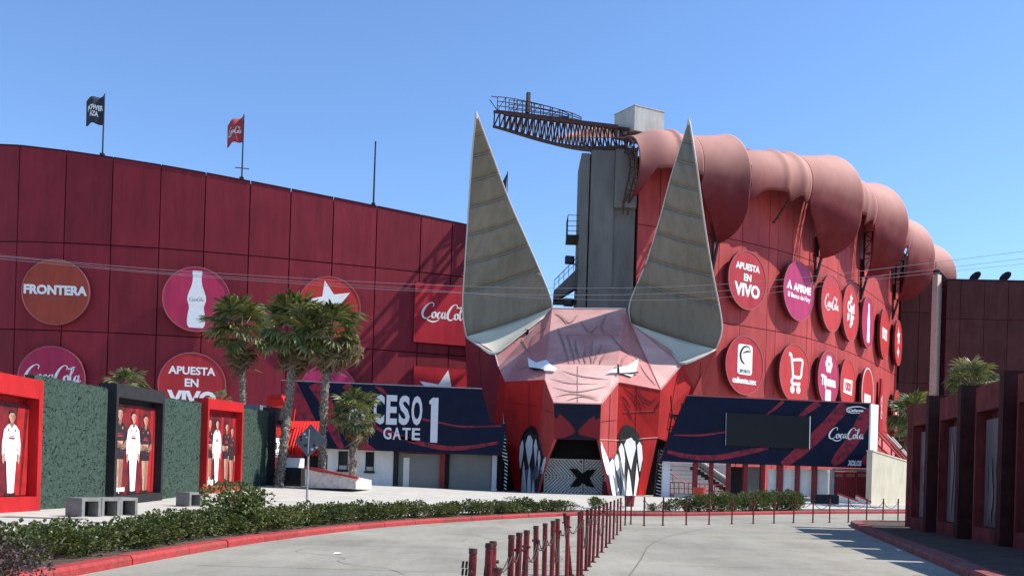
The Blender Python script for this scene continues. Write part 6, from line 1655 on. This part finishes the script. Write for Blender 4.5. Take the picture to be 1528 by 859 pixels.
me = shrub_mesh('tall_shrub_leaves', 2300, .80, .62, .088, X['leaf_y'], 88, 14)
p = gnd(352, 795, .1); shrub(p, (1.0, 1.0, 1.02), 'tall bright green shrub rising above the hedge in front of the second red frame', me, None, stem=stems_mesh(31, .6, .8))
# right side hedge and small round bushes
dr0, dr1 = KL.hit(1052, 765)[0], KL.hit(1216, 762)[0]
n = 11
for i in range(n):
    d = dr0 + (dr1 - dr0) * i / (n - 1); p = KL.pos(d) + KL.nrm(d) * -1.1
    big = 1.1 if i < 1 else 1.4 if i < 6 else 1.6
    shrub(Vector((p.x, p.y, zf(p.x, p.y) + .12)), (1.25, 1.25, big), 'dense green shrub, %s from the left before the red posts' % WORDS[i], SH[i % 4], 'shrubs of the hedge before the hall')
for px, py, s_, lb in ((998, 763, .62, 'small round green bush between the second and third far bollards'), (1028, 763, .55, 'small round green bush just left of the red bin'), (975, 763, .5, 'straggly small bush left of the round bushes by the far kerb')):
    shrub(gnd(px, py, .1), (s_, s_, s_ * 1.25), lb, SH[1], 'small bushes by the far kerb')
shrub(gnd(886, 758, .1), (.85, .85, .95), 'single dark bush in front of the right half of the iron gate', SH[2], None)

# ------------------------------------------------------------------ palms
def frond_mesh(name, R, mt, seed, droop=.35, n=22, pet=1.0, ragged=.2):
    r = random.Random(seed); mb = MB()
    # petiole along +X, fan at the end
    P0 = [Vector((0, 0, 0)), Vector((pet * .5, 0, .06 * pet)), Vector((pet, 0, .02))]
    mb.tube(P0, [.030, .022, .014], 5)
    hub = P0[-1]
    for i in range(n):
        a = math.radians(-118 + 236 * i / (n - 1)) + r.uniform(-.03, .03)
        L_ = R * (.72 + .28 * math.cos(a * .6)) * r.uniform(1 - ragged, 1.0)
        dr = Vector((math.cos(a), math.sin(a), .10 * math.cos(i * math.pi)))
        sd = Vector((-math.sin(a), math.cos(a), .0)) * L_ * .085
        k1 = hub + dr * L_ * .5 + Vector((0, 0, .05)); tip = hub + dr * L_ + Vector((0, 0, -droop * L_ * r.uniform(.5, 1.3)))
        k2 = hub + dr * L_ * .78 + Vector((0, 0, -droop * L_ * .28))
        mb.add([hub, k1 + sd, k2 + sd * .8, tip, k2 - sd * .8, k1 - sd, k1 + Vector((0, 0, -.025)), k2 + Vector((0, 0, -.025))],
               [(0, 1, 6), (0, 6, 5), (1, 2, 7, 6), (6, 7, 4, 5), (2, 3, 7), (7, 3, 4)])
    return mb.mesh(name, mt)
FR = [frond_mesh('frond', .88, X['frond'], 1 + i, .20 + .13 * i) for i in range(3)]
FL = [frond_mesh('frond', .88, X['frond_l'], 8, .3)]
FD = [frond_mesh('dead_frond', .9, X['frond_d'], 11 + i, .9, 18, .8, .5) for i in range(2)]
def palm(base, top, label, sc, nf=30, ndead=12, r0=.30, r1=.20, bend=0, group=None, lo=-.55, seed=1, name='palm_tree', dead_hang=1.35, pale=.24):
    r = random.Random(seed)
    base, top = Vector(base), Vector(top)
    t = thing(name, label, 'palm tree', tuple(base), group)
    n = max(6, int((top - base).length / .16)); pts, rs = [], []
    for i in range(n + 1):
        f = i / n; q = base.lerp(top, f) + Vector((bend * math.sin(f * math.pi), 0, 0)) + Vector((r.gauss(0, .012), r.gauss(0, .012), 0))
        pts.append(q); rs.append((r0 + (r1 - r0) * f) * .86 * (1.10 if i % 2 else .93) * (1.25 if i == 0 else 1) * r.uniform(.95, 1.05))
    MB().tube(pts, rs, 12).build('trunk', X['bark'], t)
    # cut leaf-base stubs give the bark its lattice
    mb = MB()
    for i in range(int(n * 5)):
        f = r.uniform(.02, .99); q = base.lerp(top, f) + Vector((bend * math.sin(f * math.pi), 0, 0)); a = r.uniform(0, 6.28); rr = (r0 + (r1 - r0) * f)
        o_ = Vector((math.cos(a), math.sin(a), 0)); s_ = Vector((-math.sin(a), math.cos(a), 0)) * .045
        p = q + o_ * rr * .95; mb.add([p - s_, p + s_, p + o_ * .05 + Z3 * .13 + s_ * .4, p + o_ * .05 + Z3 * .13 - s_ * .4, p + Z3 * .12 + s_, p + Z3 * .12 - s_], [(0, 1, 2, 3), (1, 4, 2), (0, 3, 5), (3, 2, 4, 5)])
    x = mb.build('leaf_bases', X['bark'], t, fix=False); x['kind'] = 'stuff'
    off = OFF[t.name]
    for i in range(nf):
        f = (i + .5) / nf; az = i * 2.39996 + r.uniform(-.2, .2); el = math.radians(80 - 118 * f ** .85 + r.uniform(-9, 9))
        pale_ = r.random() < pale
        o = link('frond', FL[0] if pale_ else FR[i % 3], t)
        o.location = top - off + Vector((0, 0, .10 - .25 * f)); o.rotation_euler = (r.uniform(-.4, .4), -el, az); s_ = sc * r.uniform(.85, 1.12) * (.8 + .2 * math.sin(math.pi * min(1, f + .25))); o.scale = (s_,) * 3
    for i in range(ndead):
        az = i * 2.39996 + 1; o = link('dead_frond', FD[i % 2], t); o.location = top - off + Vector((0, 0, -.25)); o.rotation_euler = (r.uniform(-.5, .5), dead_hang - r.uniform(-.15, .35), az); s_ = sc * r.uniform(.8, 1.05); o.scale = (s_,) * 3
    return t
palm((at(367, 600, 57).x, 57, .7), at(361, 497, 57), 'left palm with a dark straight trunk behind the green wall', 1.5, seed=3, r0=.24, r1=.18, ndead=10)
b = gnd(407, 717); b.y = 51.5; b.x = ray(416, 700).x * 51.5; b.z = zf(b.x, b.y)
palm(b, at(441, 497, 53), 'middle palm with a leaning pale trunk beside the black notice frame', 1.5, seed=5, r0=.30, r1=.24, bend=.04, nf=32, ndead=12)
palm((at(480, 710, 52.5).x, 52.5, 1.0), at(492, 500, 52.5), 'right palm of the tall three with brown dead fronds hanging on its right', 1.3, seed=9, r0=.27, r1=.21, nf=30, ndead=14, bend=-.1)
palm((at(525, 712, 51.5).x, 51.5, .9), at(530, 622, 51.5), 'short palm in the planter in front of the ACCESO lettering', 1.0, seed=12, r0=.25, r1=.21, nf=26, ndead=5)
# hanging seed clusters and dead fronds on the right of the third palm
hx = thing('dead_palm_fronds', 'cluster of hanging brown dead palm fronds right of the third palm crown', 'palm fronds', tuple(at(522, 490, 53.2)))
for i in range(12):
    o = link('dead_frond', FD[i % 2], hx); o.location = Vector((rnd.uniform(-.5, .55), rnd.uniform(-.3, .5), rnd.uniform(-.9, .25))); o.rotation_euler = (rnd.uniform(-.6, .6), 1.15 + rnd.uniform(-.3, .4), rnd.uniform(-1.2, 1.2)); s_ = rnd.uniform(.7, 1.1); o.scale = (s_,) * 3
# foliage showing over the walls
def tuft(px, py, Y, label, sc, nf, seed, hgt, pale=.2, group='palms behind the walls'):
    top = at(px, py, Y); palm((top.x, top.y, zf(top.x, top.y)), top, label, sc, nf, 3, .16, .13, seed=seed, pale=pale, group=group)
tuft(190, 583, 37.8, 'wispy olive palm tuft just above the black poster frame', .62, 18, 21, 0)
tuft(331, 600, 48.5, 'small yellowish palm tuft above the second red frame', .42, 12, 22, 0, pale=.95)
tuft(1449, 574, 55, 'bright fan palm crown above the second brown frame on the right', 1.0, 34, 23, 0, pale=.4)
tuft(1364, 628, 58, 'shaded fan palm beside the far end of the right wall', 1.15, 32, 24, 0, pale=.12)

# ------------------------------------------------------------------ overhead cables
def cable(pl, label, Y=58, r=.014):
    P = spline([at(x, y, Y) for x, y in pl], 10); t = thing('power_cable', label, 'cable', tuple(P[len(P) // 2]), 'overhead cables')
    MB().tube(P, r, 5, cap=False).build('cable', X['cable'], t)
cable([(-250, 358), (0, 381), (200, 399), (400, 412), (620, 424), (840, 430), (1075, 424), (1340, 398), (1800, 340)], 'topmost pale cable crossing the whole scene')
cable([(-250, 362), (0, 386), (200, 405), (400, 420), (620, 434), (840, 440), (1075, 434), (1340, 408), (1800, 352)], 'middle pale cable crossing the whole scene', 59)
cable([(-250, 372), (0, 383), (200, 403), (400, 417), (620, 431), (840, 446), (1075, 444), (1340, 413), (1800, 366)], 'lowest pale cable crossing the whole scene', 60, .012)
# litter on the road
p = gnd(497, 826, .01); t = thing('paper_scrap', 'small pale scrap of paper lying on the road beside the kerb', 'litter', tuple(p)); MB().add([p, p + Vector((.16, .03, .02)), p + Vector((.18, .14, .01)), p + Vector((.02, .12, .03))], [(0, 1, 2, 3)]).build('paper', X['white'], t, fix=False)
p = gnd(1340, 821, .01); t = thing('paper_scrap', 'pale scrap of litter lying against the right kerb', 'litter', tuple(p)); MB().add([p, p + Vector((.2, .05, .03)), p + Vector((.16, .2, .01)), p + Vector((-.03, .14, .05))], [(0, 1, 2, 3)]).build('paper', X['white'], t, fix=False)
